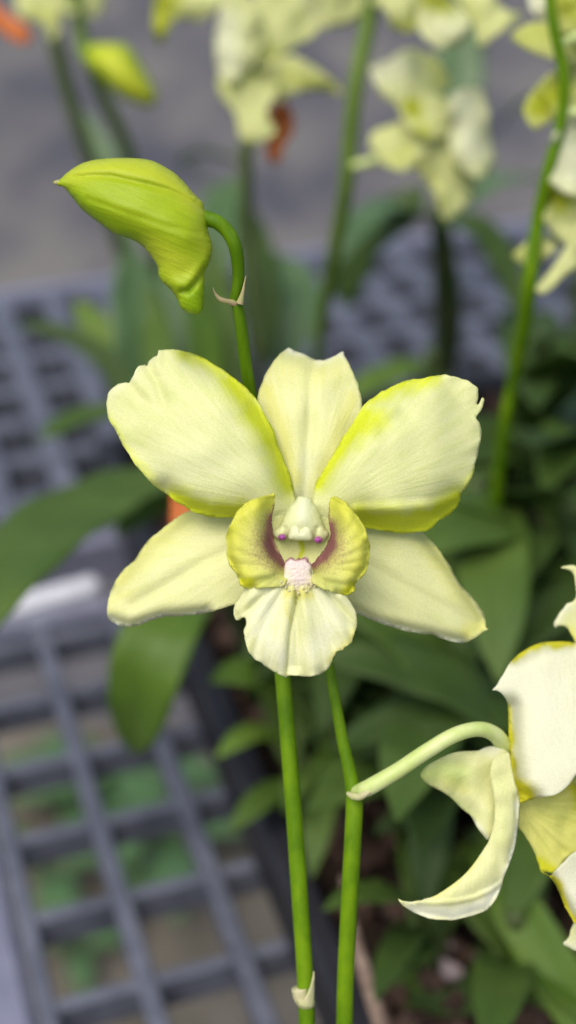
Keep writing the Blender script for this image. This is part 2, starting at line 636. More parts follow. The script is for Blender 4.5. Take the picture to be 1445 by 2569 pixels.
# ------------------------------------------------------------------ the setting
BENCH = 0.75
fl = mesh_obj('floor', [(-12, -6, 0), (12, -6, 0), (12, 18, 0), (-12, 18, 0)], [(0, 1, 2, 3)], FLOORM, None, False)
fl['kind'] = 'structure'
sb = mesh_obj('soil', [(-1.2, -0.3, 0.004), (1.2, -0.3, 0.004), (1.2, 1.25, 0.004), (-1.2, 1.25, 0.004)], [(0, 1, 2, 3)], SOILM, None, False)
sb['kind'] = 'structure'

dA = Vector((-0.3169, 0.9484, 0))
dB = Vector((0.9484, 0.3169, 0))
O0 = G(245, 2050, BENCH)
SPA, SPB = 0.0345, 0.0390


def lat(i, j, z=BENCH):
    p = O0 + dB * (i * SPA) + dA * (j * SPB)
    return Vector((p.x, p.y, z))


def bar_geo(p, q, width, top, depth, bev=0.0012):
    """a rib of rounded-top section from p to q"""
    d = (q - p)
    d.z = 0
    d.normalize()
    s = Vector((d.y, -d.x, 0)) * (width / 2)
    prof = [(-1, -depth), (-1.0, -bev), (-1 + 2 * bev / width, 0), (1 - 2 * bev / width, 0), (1, -bev), (0.8, -depth)]
    prof[0] = (-0.8, -depth)
    vs = []
    for e in (p, q):
        for a, h in prof:
            vs.append(Vector((e.x, e.y, top)) + s * a + Vector((0, 0, h)))
    n = len(prof)
    fs = [(k, (k + 1) % n, n + (k + 1) % n, n + k) for k in range(n)]
    fs += [tuple(range(n))[::-1], tuple(range(n, 2 * n))]
    return vs, fs


def join(parts):
    V, F = [], []
    for v, f in parts:
        o = len(V)
        V += v
        F += [tuple(i + o for i in t) for t in f]
    return V, F


def panel(name, label, i0, i1, j0, j1, wa, wb, depth, rim_left=None):
    t = thing(name, lat((i0 + i1) / 2, (j0 + j1) / 2), label, 'bench top', 'plastic grating bench tops')
    parts = []
    for i in range(i0, i1 + 1):
        parts.append(bar_geo(lat(i, j0 - 0.2), lat(i, j1 + 0.2), wa, BENCH, depth))
    for j in range(j0, j1 + 1):
        parts.append(bar_geo(lat(i0 - 0.1, j), lat(i1 + 0.1, j), wb, BENCH - 0.0012, depth - 0.002))
    v, f = join(parts)
    mesh_obj('lattice', v, f, GREY, t, False)
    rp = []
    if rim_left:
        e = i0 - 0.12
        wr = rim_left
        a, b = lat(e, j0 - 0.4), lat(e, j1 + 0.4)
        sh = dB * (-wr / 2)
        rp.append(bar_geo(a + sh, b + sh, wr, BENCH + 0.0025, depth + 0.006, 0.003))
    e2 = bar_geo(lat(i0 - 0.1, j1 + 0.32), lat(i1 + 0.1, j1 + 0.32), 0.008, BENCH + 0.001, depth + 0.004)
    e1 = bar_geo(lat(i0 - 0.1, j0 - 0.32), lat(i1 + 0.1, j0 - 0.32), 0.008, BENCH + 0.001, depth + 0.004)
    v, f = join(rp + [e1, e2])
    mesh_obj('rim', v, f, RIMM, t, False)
    return t


near = panel('bench_grating', 'near grey plastic grating bench top with wide square holes and a broad left rim', -1, 16, -6, 3, 0.0070, 0.0050, 0.017, 0.04)
far = panel('bench_grating', 'farther grey plastic grating bench top with narrow slots behind the pale rail', -9, 18, 5, 12, 0.0125, 0.0105, 0.022)
# pale rounded rail between the two panels
rl = thing('bench_rail', lat(-1, 4.15), 'short pale plastic rail with a rounded end across the grating left of the flower', 'rail')
rv, rf = bar_geo(G(-160, 1605, BENCH), G(225, 1497, BENCH), 0.011, BENCH + 0.010, 0.010, 0.003)
mesh_obj('rail_bar', rv, rf, RAILM, rl, False)
e0 = G(225, 1497, BENCH)
tube('rail_end', [(e0.x, e0.y, BENCH, 0.0054), (e0.x, e0.y, BENCH + 0.007, 0.0054), (e0.x, e0.y, BENCH + 0.0088, 0.0047), (e0.x, e0.y, BENCH + 0.0098, 0.003)], RAILM, rl, 16, True)

# black tray that holds the plants, right of the open grating
tr0 = G(610, 2040, BENCH)
tl = tr0 - dA * 0.16
tu = tr0 + dA * 0.235
TW = 0.46
ptray = thing('pot_tray', (tr0.x + 0.15, tr0.y, BENCH + 0.002), 'long black plastic tray of bark under the leafy orchid plants', 'tray')
parts = [bar_geo(tl, tu, 0.011, BENCH + 0.034, 0.031, 0.002),
         bar_geo(tl + dB * TW, tu + dB * TW, 0.011, BENCH + 0.034, 0.031, 0.002),
         bar_geo(tl + dB * 0.0056, tl + dB * (TW - 0.0056), 0.011, BENCH + 0.0338, 0.030, 0.002),
         bar_geo(tu + dB * 0.0056, tu + dB * (TW - 0.0056), 0.011, BENCH + 0.0338, 0.030, 0.002)]
v, f = join(parts)
mesh_obj('tray_wall', v, f, BLACK, ptray, False)
fz = BENCH + 0.0025
q = [tl + dB * 0.004, tl + dB * (TW - 0.004), tu + dB * (TW - 0.004), tu + dB * 0.004]
v = [Vector((p.x, p.y, fz)) for p in q] + [Vector((p.x, p.y, fz + 0.016)) for p in q]
mesh_obj('peat_bed', v, [(0, 3, 2, 1), (4, 5, 6, 7), (0, 1, 5, 4), (1, 2, 6, 5), (2, 3, 7, 6), (3, 0, 4, 7)], PEAT, ptray, False)
# loose bark
V, F = [], []
rr = random.Random(3)
for k in range(900):
    u, s = rr.uniform(0.012, TW - 0.012), rr.uniform(0.01, 0.385)
    c = tl + dB * u + dA * s
    c = Vector((c.x, c.y, fz + 0.018 + rr.uniform(0, 0.006)))
    R = Quaternion((rr.gauss(0, 1), rr.gauss(0, 1), rr.gauss(0, 1), rr.gauss(0, 1))).normalized().to_matrix()
    sx, sy, sz = rr.uniform(.004, .012), rr.uniform(.003, .007), rr.uniform(.0015, .004)
    o = len(V)
    for a in (-1, 1):
        for b in (-1, 1):
            for d in (-1, 1):
                V.append(c + R @ Vector((a * sx * rr.uniform(.6, 1), b * sy * rr.uniform(.6, 1), d * sz)))
    F += [tuple(o + i for i in t) for t in ((0, 1, 3, 2), (4, 6, 7, 5), (0, 4, 5, 1), (2, 3, 7, 6), (0, 2, 6, 4), (1, 5, 7, 3))]
bk = mesh_obj('bark_chips', V, F, BARK, None, False)
bk['kind'] = 'stuff'
bk['label'] = 'dark brown bark chips filling the black tray'

V, F = [], []
for k in range(170):
    u, q_ = rr.uniform(0.012, TW - 0.012), rr.uniform(0.01, 0.385)
    c = tl + dB * u + dA * q_
    c = Vector((c.x, c.y, fz + 0.024 + rr.uniform(0, 0.005)))
    R_ = Quaternion((rr.gauss(0, 1), rr.gauss(0, 1), rr.gauss(0, 1), rr.gauss(0, 1))).normalized().to_matrix()
    r0 = rr.uniform(.0025, .006)
    o = len(V)
    for p_ in ((1, 0, 0), (-1, 0, 0), (0, 1, 0), (0, -1, 0), (0, 0, .7), (0, 0, -.7)):
        V.append(c + R_ @ Vector(p_) * r0 * rr.uniform(.7, 1.2))
    F += [tuple(o + i for i in t) for t in ((0, 2, 4), (2, 1, 4), (1, 3, 4), (3, 0, 4), (2, 0, 5), (1, 2, 5), (3, 1, 5), (0, 3, 5))]
pg = mesh_obj('pale_pebbles', V, F, PEBBLE, None, True)
pg['kind'] = 'stuff'
pg['label'] = 'pinkish pale pebbles scattered over the bark'
dst = thing('dry_stalk', P(960, 2600, .40), 'dry tan stalk leaning beside the right green stem at the bottom', 'dry stalk')
tube('stalk', [(862, 2200, .43, 10), (890, 2350, .415, 16), (925, 2470, .405, 20), (965, 2600, .395, 22), (1010, 2760, .39, 22)], DRY, dst)

# green weeds on the soil under the grating
weed_spots = [((300, 1985), 'broad green weed showing through the upper grating holes beside the hanging leaf', 0.09, 4),
              ((165, 2010), 'pale green weed under the grating nearest the left rim', 0.075, 3),
              ((430, 2105), 'green weed under the grating with a leaf lit at the middle hole', 0.085, 3),
              ((130, 2170), 'flat green weed below the second hole from the left rim', 0.075, 3),
              ((345, 2225), 'small bright green weed tuft beneath the centre of the grating', 0.04, 3),
              ((190, 2360), 'low weed with dry pale stalks under the lower left grating hole', 0.045, 3)]
for (px, lab, sz, nl) in weed_spots:
    b = G(px[0], px[1], 0.03)
    t = thing('weed', (b.x, b.y, 0.005), lab, 'weed', 'weeds under the grating')
    for k in range(nl):
        an = k * 2 * math.pi / nl + rr.uniform(0, 1)
        d = Vector((math.cos(an), math.sin(an), 0))
        pts = []
        for s, wd, h in ((0, .15, 0), (.3, .7, .45), (.65, .9, .55), (.9, .5, .45), (1.05, .05, .35)):
            p = Vector((b.x, b.y, 0.006)) + d * sz * s * 1.3 + Vector((0, 0, h * sz))
            pts.append((p.x, p.y, p.z, wd * sz * 0.42))
        leaf('leaf', [(p_[0], p_[1], p_[2], p_[3] * .72) for p_ in pts], WEED, t, Vector((0, 0, 1)), 0, 0.1, True, 4, solid=0.0004)

# ------------------------------------------------------------------ leafy orchid plants
def allowed(x, y):
    if y > 1480:
        return x > 470 + (y - 1480) * 0.31
    if y > 1080:
        return x > 640
    return x > 1290 and y > 760


def canes(t, base, top, n=1, r=0.004):
    b, e = Vector(base), Vector(top)
    m = (b + e) / 2 + Vector((0.004, 0.002, 0))
    tube('cane', [(b.x, b.y, b.z, r), (m.x, m.y, m.z, r * 1.25), (e.x, e.y, e.z, r * 0.7)], CANE, t, 12, True)


def leafy_plant(px, hz, label, height, nl, seed, mats, lean=(0, 0), length=0.12, mask=True):
    r = random.Random(seed)
    b = G(px[0], px[1], hz)
    t = thing('orchid_plant', b, label, 'orchid plant', 'leafy orchid plants')
    top = b + Vector((lean[0], lean[1], height))
    canes(t, b, top)
    az0 = r.uniform(0, math.pi)
    made = 0
    for k in range(nl * 3):
        if made >= nl:
            break
        s = 0.25 + 0.75 * (k % nl) / max(1, nl - 1)
        o = b.lerp(top, s)
        az = az0 + (math.pi if k % 2 else 0) + r.uniform(-0.6, 0.6)
        el = r.uniform(0.25, 1.1)
        L = length * r.uniform(0.75, 1.2)
        wd = L * r.uniform(0.10, 0.135)
        d = Vector((math.cos(az) * math.cos(el), math.sin(az) * math.cos(el), math.sin(el)))
        p, pts, ok = o.copy(), [], True
        N = 6
        for i in range(N + 1):
            u = i / N
            prof = (0.35, .8, 1, 1, .92, .65, .06)[i]
            pts.append((p.x, p.y, p.z, wd * prof))
            x, y, z = proj(p)
            if z < 0.36 or p.z < BENCH + 0.008 or (mask and not allowed(x, y)):
                ok = False
            p = p + d * (L / N)
            d = (d + Vector((0, 0, -0.16 - 0.12 * u))).normalized()
        if not ok:
            continue
        made += 1
        N_ = Vector((0, 0, 1)) if el < 0.9 else Vector((-math.cos(az), -math.sin(az), 0.5))
        leaf('leaf', pts, (r.choice(mats), LEAF_H)[r.random() < .10], t, N_, r.uniform(-.4, .4), 0.18, True, 6)
    return t


SOILZ = BENCH + 0.018
D, M_, L_, G_ = LEAF_D, LEAF_M, LEAF_L, LEAF_G
plants = [
    ((700, 1700), 'low leafy orchid behind the lower stems, beside the black tray wall', .06, 7, (D, M_, L_), .085),
    ((930, 1780), 'dark leafy orchid filling the gap right of the two green stems', .09, 9, (D, D, M_), .10),
    ((1150, 1720), 'dark orchid foliage below the tip of the right lower sepal', .10, 9, (D, M_), .11),
    ((1350, 1800), 'dark leafy orchid behind the white petal at the right edge', .09, 9, (D, M_), .11),
    ((830, 2050), 'short orchid shoot with dull green leaves between the two stems', .05, 6, (D, M_), .075),
    ((1080, 2120), 'shadowed orchid foliage behind the curved cream sepal', .07, 9, (D, D, M_), .09),
    ((1330, 2200), 'broad leaved orchid under the right hand bloom', .07, 9, (D, M_), .10),
    ((1050, 2450), 'orchid seedling with spreading leaves at the bottom middle', .035, 7, (D, M_), .06),
    ((1260, 2500), 'low orchid with glossy leaves at the bottom right corner', .04, 7, (M_, D), .07),
    ((1050, 1350), 'orchid foliage directly behind the right petal', .10, 8, (D, M_, G_), .11),
    ((1300, 1350), 'tangled orchid foliage right of the notched petal', .11, 9, (D, M_), .12),
    ((1440, 1500), 'orchid leaves crowding the right edge above the white petal', .10, 8, (D, M_), .12),
    ((1400, 1080), 'orchid clump around the tall stem at the right edge', .10, 8, (D, M_, G_), .11),
]
for i, (px, lab, h, nl, mats, L) in enumerate(plants):
    leafy_plant(px, SOILZ if px[1] > 1200 else BENCH, lab, h, nl, 40 + i, mats, (0, 0), L)


def traced(label, base, top, leaves, r=0.004, group='leafy orchid plants'):
    b = G(base[0], base[1], base[2])
    t = thing('orchid_plant', b, label, 'orchid plant', group)
    canes(t, b, P(*top), 1, r)
    for L in leaves:
        pts, mat = L[0], L[1]
        kw = L[2] if len(L) > 2 else {}
        leaf('leaf', pts, mat, t, **kw)
    return t


CAMF = -FWD
traced('broad arching leaf plant left of the flower, its leaf hanging over the grating', (520, 1500, BENCH), (500, 1200, .60), [
    ([(470, 1180, .57, 50), (380, 1205, .55, 84), (260, 1250, .52, 108), (140, 1320, .49, 120), (30, 1410, .46, 120), (-60, 1520, .44, 105), (-140, 1660, .43, 40)], LEAF_M,
     dict(facing=(UP * .9 - FWD * .6), fold=.10)),
    ([(480, 1210, .57, 18), (420, 1245, .56, 34), (360, 1290, .55, 38), (310, 1325, .54, 24), (290, 1345, .54, 4)], LEAF_L, dict(facing=(UP * .8 - FWD * .6))),
    ([(480, 1080, .62, 20), (380, 1035, .61, 42), (280, 1030, .59, 52), (180, 1060, .57, 46), (110, 1095, .56, 28), (80, 1105, .58, 4)], LEAF_M,
     dict(facing=(UP * .9 - FWD * .4)))])
traced('orchid with a bright broad leaf hanging down below the left lower sepal', (640, 1760, BENCH + .018), (560, 1480, .50), [
    ([(520, 1470, .51, 60), (450, 1520, .48, 84), (405, 1590, .467, 94), (370, 1680, .465, 94), (350, 1770, .472, 80), (338, 1845, .484, 52), (335, 1885, .494, 8)], LEAF_H,
     dict(facing=(UP * .2 - FWD * .9 + RIGHT * -.1), fold=.22))])
traced('clump of upright leaves rising behind the bud and left petal', (470, 1250, BENCH), (450, 1000, .68), [
    ([(385, 1100, .66, 50), (365, 960, .66, 76), (350, 830, .66, 80), (338, 730, .66, 66), (330, 660, .66, 40), (330, 620, .66, 5)], LEAF_G, dict(facing=(CAMF + RIGHT * .5))),
    ([(470, 1100, .67, 52), (470, 970, .68, 76), (465, 850, .69, 76), (455, 740, .70, 62), (440, 640, .71, 34), (430, 560, .71, 5)], LEAF_G, dict(facing=(CAMF - RIGHT * .3))),
    ([(540, 1100, .66, 36), (560, 980, .67, 48), (560, 860, .68, 50), (545, 760, .69, 46), (530, 680, .7, 34), (520, 600, .7, 5)], LEAF_M, dict(facing=(CAMF + RIGHT * .3))),
    ([(340, 1010, .62, 20), (300, 945, .62, 30), (250, 890, .62, 30), (185, 848, .62, 24), (110, 822, .62, 18), (45, 815, .62, 3)], LEAF_D, dict(facing=(UP * .3 - FWD * .8))),
    ([(400, 1060, .64, 30), (410, 960, .64, 44), (400, 870, .65, 46), (385, 790, .66, 34), (370, 720, .66, 5)], LEAF_M, dict(facing=(CAMF - RIGHT * .4))),
    ([(520, 1060, .64, 30), (510, 960, .65, 46), (515, 870, .66, 50), (500, 790, .67, 38), (480, 720, .68, 5)], LEAF_H, dict(facing=(CAMF + RIGHT * .5))),
    ([(320, 1000, .66, 24), (285, 905, .66, 38), (245, 830, .66, 40), (212, 785, .66, 28), (190, 755, .66, 4)], LEAF_L, dict(facing=(CAMF)))])
traced('dark upright leaf plant behind the arching bud stalk', (640, 1180, BENCH), (650, 900, .72), [
    ([(650, 900, .70, 30), (655, 800, .70, 50), (650, 700, .70, 54), (635, 610, .71, 46), (615, 540, .71, 28), (605, 500, .71, 4)], LEAF_D, dict(facing=(CAMF + RIGHT * .4))),
    ([(690, 920, .72, 34), (740, 820, .73, 54), (745, 740, .74, 58), (720, 680, .75, 46), (690, 640, .75, 8)], LEAF_G, dict(facing=(UP * .7 - FWD * .7))),
    ([(560, 700, .74, 22), (545, 600, .75, 50), (560, 520, .76, 56), (600, 470, .77, 30), (620, 440, .77, 4)], LEAF_G, dict(facing=(CAMF))),
    ([(590, 560, .8, 10), (500, 440, .8, 16), (450, 410, .8, 18), (510, 385, .8, 20), (580, 400, .8, 18), (640, 430, .8, 4)], LEAF_M, dict(facing=(UP))),
    ([(330, 640, .82, 16), (270, 420, .82, 34), (235, 360, .82, 36), (210, 310, .82, 26), (195, 270, .82, 4)], LEAF_G, dict(facing=(CAMF)))])
traced('orchid with wide glossy leaves beneath the cream bloom at upper right', (1110, 1000, BENCH), (1100, 520, .68), [
    ([(860, 760, .70, 30), (890, 690, .69, 64), (930, 620, .68, 80), (980, 560, .67, 70), (1030, 510, .67, 50), (1060, 470, .67, 8)], LEAF_D, dict(facing=(UP * .5 - FWD * .7 - RIGHT * .2), fold=.25)),
    ([(1090, 560, .68, 24), (1000, 520, .66, 46), (930, 540, .65, 46), (880, 600, .64, 34), (860, 660, .64, 6)], LEAF_G, dict(facing=(UP * .9 - FWD * .5))),
    ([(1110, 560, .67, 20), (1180, 560, .66, 38), (1240, 620, .66, 44), (1280, 700, .66, 36), (1300, 790, .66, 8)], LEAF_D, dict(facing=(UP * .6 - FWD * .7))),
    ([(1120, 540, .70, 22), (1190, 490, .71, 40), (1270, 450, .72, 40), (1350, 450, .73, 26), (1400, 470, .73, 4)], LEAF_G, dict(facing=(UP * .9 - FWD * .4))),
    ([(1140, 420, .80, 30), (1150, 260, .80, 56), (1155, 150, .80, 60), (1150, 60, .80, 44), (1150, 0, .80, 4)], LEAF_G, dict(facing=(CAMF))),
    ([(1180, 420, .84, 20), (1270, 300, .84, 36), (1340, 250, .84, 36), (1420, 240, .84, 20), (1470, 240, .84, 4)], LEAF_G, dict(facing=(UP)))], .0065)
traced('orchid with a long upright leaf below the notched right petal', (1180, 1760, SOILZ), (1190, 1500, .55), [
    ([(1185, 1600, .53, 40), (1175, 1480, .53, 66), (1165, 1370, .54, 70), (1160, 1270, .55, 56), (1165, 1190, .56, 8)], LEAF_M, dict(facing=(CAMF + RIGHT * .3))),
    ([(1190, 1560, .52, 24), (1260, 1480, .51, 44), (1340, 1445, .50, 52), (1430, 1440, .49, 52), (1530, 1470, .48, 30)], LEAF_M, dict(facing=(UP * .8 - FWD * .5), fold=.24)),
    ([(1110, 1690, .54, 16), (1170, 1720, .52, 30), (1250, 1730, .51, 32), (1330, 1710, .50, 22), (1380, 1690, .50, 4)], LEAF_M, dict(facing=(UP * .9 - FWD * .5))),
    ([(1130, 1000, .66, 20), (1060, 930, .66, 44), (990, 935, .65, 50), (920, 970, .64, 40), (870, 1010, .64, 8)], LEAF_L, dict(facing=(UP * .8 - FWD * .5)))])
traced('orchid seedling with pale green leaves left of the tallest stem', (760, 2050, SOILZ), (720, 1850, .52), [
    ([(720, 1760, .50, 14), (650, 1700, .49, 40), (590, 1690, .485, 42), (530, 1710, .48, 6)], LEAF_L, dict(facing=(UP * .6 - FWD * .7))),
    ([(730, 1870, .50, 14), (660, 1840, .49, 32), (600, 1855, .48, 32), (545, 1900, .475, 6)], LEAF_L, dict(facing=(UP * .7 - FWD * .6))),
    ([(750, 1960, .50, 16), (690, 1985, .49, 36), (630, 2030, .48, 34), (580, 2085, .475, 6)], LEAF_M, dict(facing=(UP * .7 - FWD * .6))),
    ([(760, 1860, .51, 14), (820, 1830, .50, 34), (890, 1870, .49, 30), (930, 1930, .49, 6)], LEAF_D, dict(facing=(UP * .7 - FWD * .6)))])
traced('orchid with one long bright leaf slanting to the bottom right corner', (1150, 2300, SOILZ), (1190, 2080, .48), [
    ([(1190, 2130, .46, 20), (1270, 2240, .44, 54), (1340, 2350, .43, 66), (1410, 2470, .42, 66), (1490, 2600, .41, 54), (1560, 2720, .41, 10)], LEAF_L, dict(facing=(UP * .3 - FWD * .8 - RIGHT * .3), fold=.2)),
    ([(1080, 2290, .47, 14), (1010, 2350, .46, 36), (1000, 2430, .45, 42), (1040, 2510, .45, 40), (1100, 2590, .44, 10)], LEAF_M, dict(facing=(UP * .4 - FWD * .8))),
    ([(1150, 2110, .49, 16), (1080, 2060, .48, 36), (1010, 2050, .47, 38), (940, 2090, .47, 6)], LEAF_D, dict(facing=(UP * .7 - FWD * .6))),
    ([(1180, 2380, .46, 20), (1230, 2430, .45, 46), (1180, 2500, .44, 46), (1090, 2520, .44, 30), (1030, 2500, .44, 5)], LEAF_D, dict(facing=(UP * .8 - FWD * .6)))])

# ------------------------------------------------------------------ background orchid spikes
def far_petal(parent, name, pts, Z, yellow=(), white=(), tilt=(0, 0), c=0.0012, seed=1, mat=None, step=11):
    xs = [p[0] for p in pts]
    ys = [p[1] for p in pts]
    cx, cy = sum(xs) / len(xs), sum(ys) / len(ys)
    return sheet(name, pts, Z, mat or FAR_PETAL, parent, (cx, max(ys) if cy < 300 else min(ys), cx + 1, cy), c=c, tilt=tilt, yellow=yellow, white=white,
                 step=step, edge=0.5, lump=(0.0012, 120), seed=seed, solid=0.0007, wav=(0.0028, 60, 36))


def spike(label, stem_pts, group='orchid spikes in the background', mat=None):
    zb = stem_pts[-1]
    base = P(zb[0], zb[1], zb[2])
    t = thing('orchid_spike', base, label, 'orchid spike', group)
    tube('stem', stem_pts, mat or STEM2, t)
    return t


s1 = spike('blurred pale flower spike at the top left corner with a withered orange bloom', [(110, -40, .62, 22), (140, 110, .63, 21), (185, 280, .66, 20), (235, 430, .70, 19), (300, 620, .76, 18), (360, 860, .82, 16), (400, 1060, .86, 16)], mat=STEM3)
fl1 = tube('flower', [(120, -20, .62, 14), (110, 20, .615, 18), (130, 60, .61, 14)], FAR_PETAL, s1)
far_petal(fl1, 'petal', [(40, -40), (45, 30), (80, 50), (110, 60), (125, 100), (145, 85), (155, 40), (190, 30), (190, -40), (110, -60)], .60, [([(80, 40), (120, 40)], 30, .4)], seed=3)
far_petal(fl1, 'petal', [(150, -50), (160, 20), (200, 45), (240, 40), (262, 15), (250, -40), (200, -60)], .61, seed=4)
wf = far_petal(fl1, 'withered_petal', [(-40, -10), (0, 20), (25, 40), (60, 60), (80, 90), (70, 108), (40, 105), (0, 80), (-50, 40)], .60, seed=5, mat=ORANGE)
s2 = spike('blurred green spike with one yellow green bud above the sharp bud', [(185, -40, .60, 18), (205, 90, .61, 17), (250, 220, .63, 17), (310, 350, .66, 17), (345, 460, .69, 16), (390, 640, .75, 15), (430, 1000, .85, 14)])
body('bud', [(208, 150), (215, 120), (240, 108), (275, 108), (310, 110), (335, 130), (360, 170), (385, 215), (394, 245), (380, 268), (350, 262), (310, 248), (280, 225), (250, 195), (225, 175)], .60, .014, BUD, s2, step=10,
     yellow=[([(270, 140), (320, 200), (370, 250)], 40, .7)])
tube('pedicel', [(205, 95, .61, 14), (210, 130, .605, 18), (235, 150, .60, 22)], STEM2, s2)
s3 = spike('middle blurred spike with a cream bloom and a withered orange one at the top', [(690, 60, .53, 14), (640, 240, .55, 15), (618, 370, .57, 19), (618, 470, .59, 18), (625, 580, .62, 17), (640, 760, .66, 16), (660, 1000, .72, 16)], mat=STEM3)
fl3 = tube('flower', [(690, 60, .53, 12), (680, 140, .525, 20), (660, 200, .52, 16)], FAR_PETAL, s3)
Z3 = .515
far_petal(fl3, 'petal', [(548, 55), (540, 110), (545, 170), (560, 205), (600, 200), (640, 150), (665, 90), (640, 20), (600, -40), (560, 0)], Z3 - .004, white=[([(565, 60), (570, 160)], 45, .6)], tilt=(-.004, .002), seed=6, c=.004)
far_petal(fl3, 'petal', [(630, 10), (600, 90), (620, 160), (680, 172), (720, 130), (785, 90), (805, 50), (790, -40), (700, -60)], Z3, [([(650, 120), (700, 140)], 30, .4)], tilt=(.004, -.003), seed=7)
far_petal(fl3, 'petal', [(760, 20), (740, -40), (830, -60), (925, -40), (920, 20), (890, 55), (830, 68), (780, 60)], Z3 + .01, white=[([(740, 0), (760, 40)], 30, .8)], tilt=(.002, .004), seed=71)
far_petal(fl3, 'sepal', [(545, 200), (558, 250), (590, 285), (600, 335), (635, 365), (672, 345), (692, 330), (668, 280), (700, 230), (725, 180), (700, 150), (620, 150), (570, 165)], Z3 - .003, [([(580, 190), (620, 170)], 30, .6), ([(690, 170), (700, 200)], 24, .6)], tilt=(.003, -.002), seed=8, c=.004)
far_petal(fl3, 'sepal', [(690, 150), (740, 140), (790, 170), (840, 205), (858, 238), (800, 225), (740, 235), (700, 252), (668, 200)], Z3 + .004, [([(720, 190), (840, 225)], 22, .5)], tilt=(.002, .004), seed=9)
far_petal(fl3, 'withered_petal', [(668, 300), (690, 262), (715, 258), (736, 290), (734, 335), (715, 360), (705, 395), (690, 412), (672, 400), (668, 360), (690, 330)], Z3 + .02, seed=10, mat=ORANGE)
far_petal(fl3, 'bud_sepal', [(388, 90), (385, 40), (400, -20), (470, -40), (560, -20), (545, 20), (500, 52), (455, 45), (430, 60), (405, 108)], Z3 + .03, [([(395, 90), (405, 0)], 34, 1.0), ([(430, 20), (440, -20)], 30, .7)], tilt=(-.003, .003), seed=11)
s4 = spike('blurred spike with a leaning green stem and pale blooms above right of centre', [(935, -60, .48, 21), (925, 50, .485, 22), (895, 200, .49, 21), (878, 350, .50, 21), (868, 470, .51, 20), (845, 600, .53, 19), (820, 730, .56, 17), (800, 850, .59, 15), (790, 1000, .63, 14)])
f4 = tube('flower', [(935, 10, .48, 12), (1000, -10, .475, 14), (1070, 10, .47, 16)], FAR_PETAL, s4)
Z4 = .465
far_petal(f4, 'petal', [(940, -60), (955, 10), (968, 35), (985, 70), (1020, 82), (1050, 70), (1070, 30), (1070, -60)], Z4, [([(1000, 70), (1050, 60)], 26, .5)], tilt=(.003, .002), seed=12, c=.005)
far_petal(f4, 'lip', [(1045, 50), (1062, 90), (1095, 118), (1140, 116), (1172, 90), (1180, 50), (1120, -10), (1060, -10)], Z4 - .006, white=[([(1090, 70), (1140, 80)], 50, .4)], yellow=[([(1070, -10), (1110, 10)], 30, .8)], seed=13)
far_petal(f4, 'petal', [(1125, -60), (1160, 20), (1190, 60), (1200, 112), (1212, 118), (1238, 92), (1288, 62), (1312, 30), (1285, 32), (1245, 5), (1230, -60)], Z4 + .002, [([(1150, 10), (1180, 50)], 40, .3)], tilt=(.002, -.004), seed=14, c=.004)
f5 = tube('flower', [(882, 415, .503, 10), (920, 408, .50, 12), (985, 385, .495, 14), (1050, 340, .49, 16)], PEDI, s4)
Z5 = .485
far_petal(f5, 'petal', [(930, 165), (935, 200), (960, 240), (1000, 262), (1060, 256), (1110, 232), (1128, 205), (1100, 150), (1060, 130), (1020, 122), (975, 150)], Z5, white=[([(940, 180), (990, 160)], 50, .6)], yellow=[([(1110, 210), (1085, 160)], 22, .4)], tilt=(.002, -.005), seed=15, c=.004)
far_petal(f5, 'petal', [(1130, 240), (1123, 300), (1130, 380), (1150, 415), (1190, 446), (1220, 440), (1240, 400), (1226, 330), (1225, 270), (1205, 225), (1170, 222)], Z5 - .006, white=[([(1160, 250), (1180, 370)], 60, .6)], tilt=(.004, .001), seed=16, c=.006)
far_petal(f5, 'sepal', [(925, 355), (940, 328), (1000, 308), (1040, 300), (1085, 330), (1065, 400), (1010, 428), (960, 412), (935, 385)], Z5 + .003, [([(990, 400), (1050, 380)], 30, .4)], tilt=(-.003, -.006), seed=17, c=.004)
far_petal(f5, 'sepal', [(1055, 330), (1020, 400), (1058, 440), (1088, 480), (1105, 535), (1120, 556), (1150, 532), (1182, 500), (1192, 455), (1165, 400), (1130, 345)], Z5 - .002, [([(1160, 400), (1190, 400)], 24, .8), ([(1050, 420), (1100, 500)], 30, .3)], tilt=(.003, .003), seed=18, c=.004)
far_petal(f5, 'lip', [(1000, 270), (1030, 330), (1090, 350), (1135, 330), (1140, 265), (1085, 235), (1020, 250)], Z5 - .005, [([(1025, 262), (1040, 280)], 22, 1.0), ([(1060, 335)], 22, .8)], tilt=(.002, -.002), seed=19, c=.003)
s5 = spike('tall bright stem at the right edge with yellow green and white blooms', [(1372, -80, .37, 13), (1388, 60, .375, 14), (1414, 190, .38, 15), (1408, 300, .385, 15), (1375, 430, .39, 16), (1348, 560, .40, 17), (1330, 700, .405, 20), (1312, 830, .42, 19), (1285, 960, .44, 15), (1268, 1050, .45, 16), (1248, 1200, .475, 15), (1240, 1340, .50, 15), (1236, 1500, .53, 15)], mat=STEM)
Z6 = .385
f6 = tube('flower', [(1395, 120, .38, 9), (1430, 100, .385, 12), (1480, 80, .385, 14)], PEDI, s5)
far_petal(f6, 'sepal', [(1283, 95), (1320, 62), (1370, 55), (1445, 50), (1540, 60), (1540, 130), (1445, 152), (1395, 150), (1340, 132)], Z6 + .012, [([(1330, 90), (1440, 90)], 60, .5)], tilt=(.002, -.003), seed=20, c=.004)
far_petal(f6, 'petal', [(1388, -60), (1400, 70), (1450, 80), (1540, 80), (1540, -60)], Z6 + .008, [([(1400, 0), (1445, 30)], 60, .7)], seed=21)
far_petal(f6, 'petal', [(1330, -60), (1325, 0), (1340, 35), (1372, 45), (1380, -60)], Z6 + .02, white=[([(1340, 10)], 60, .8)], seed=22)
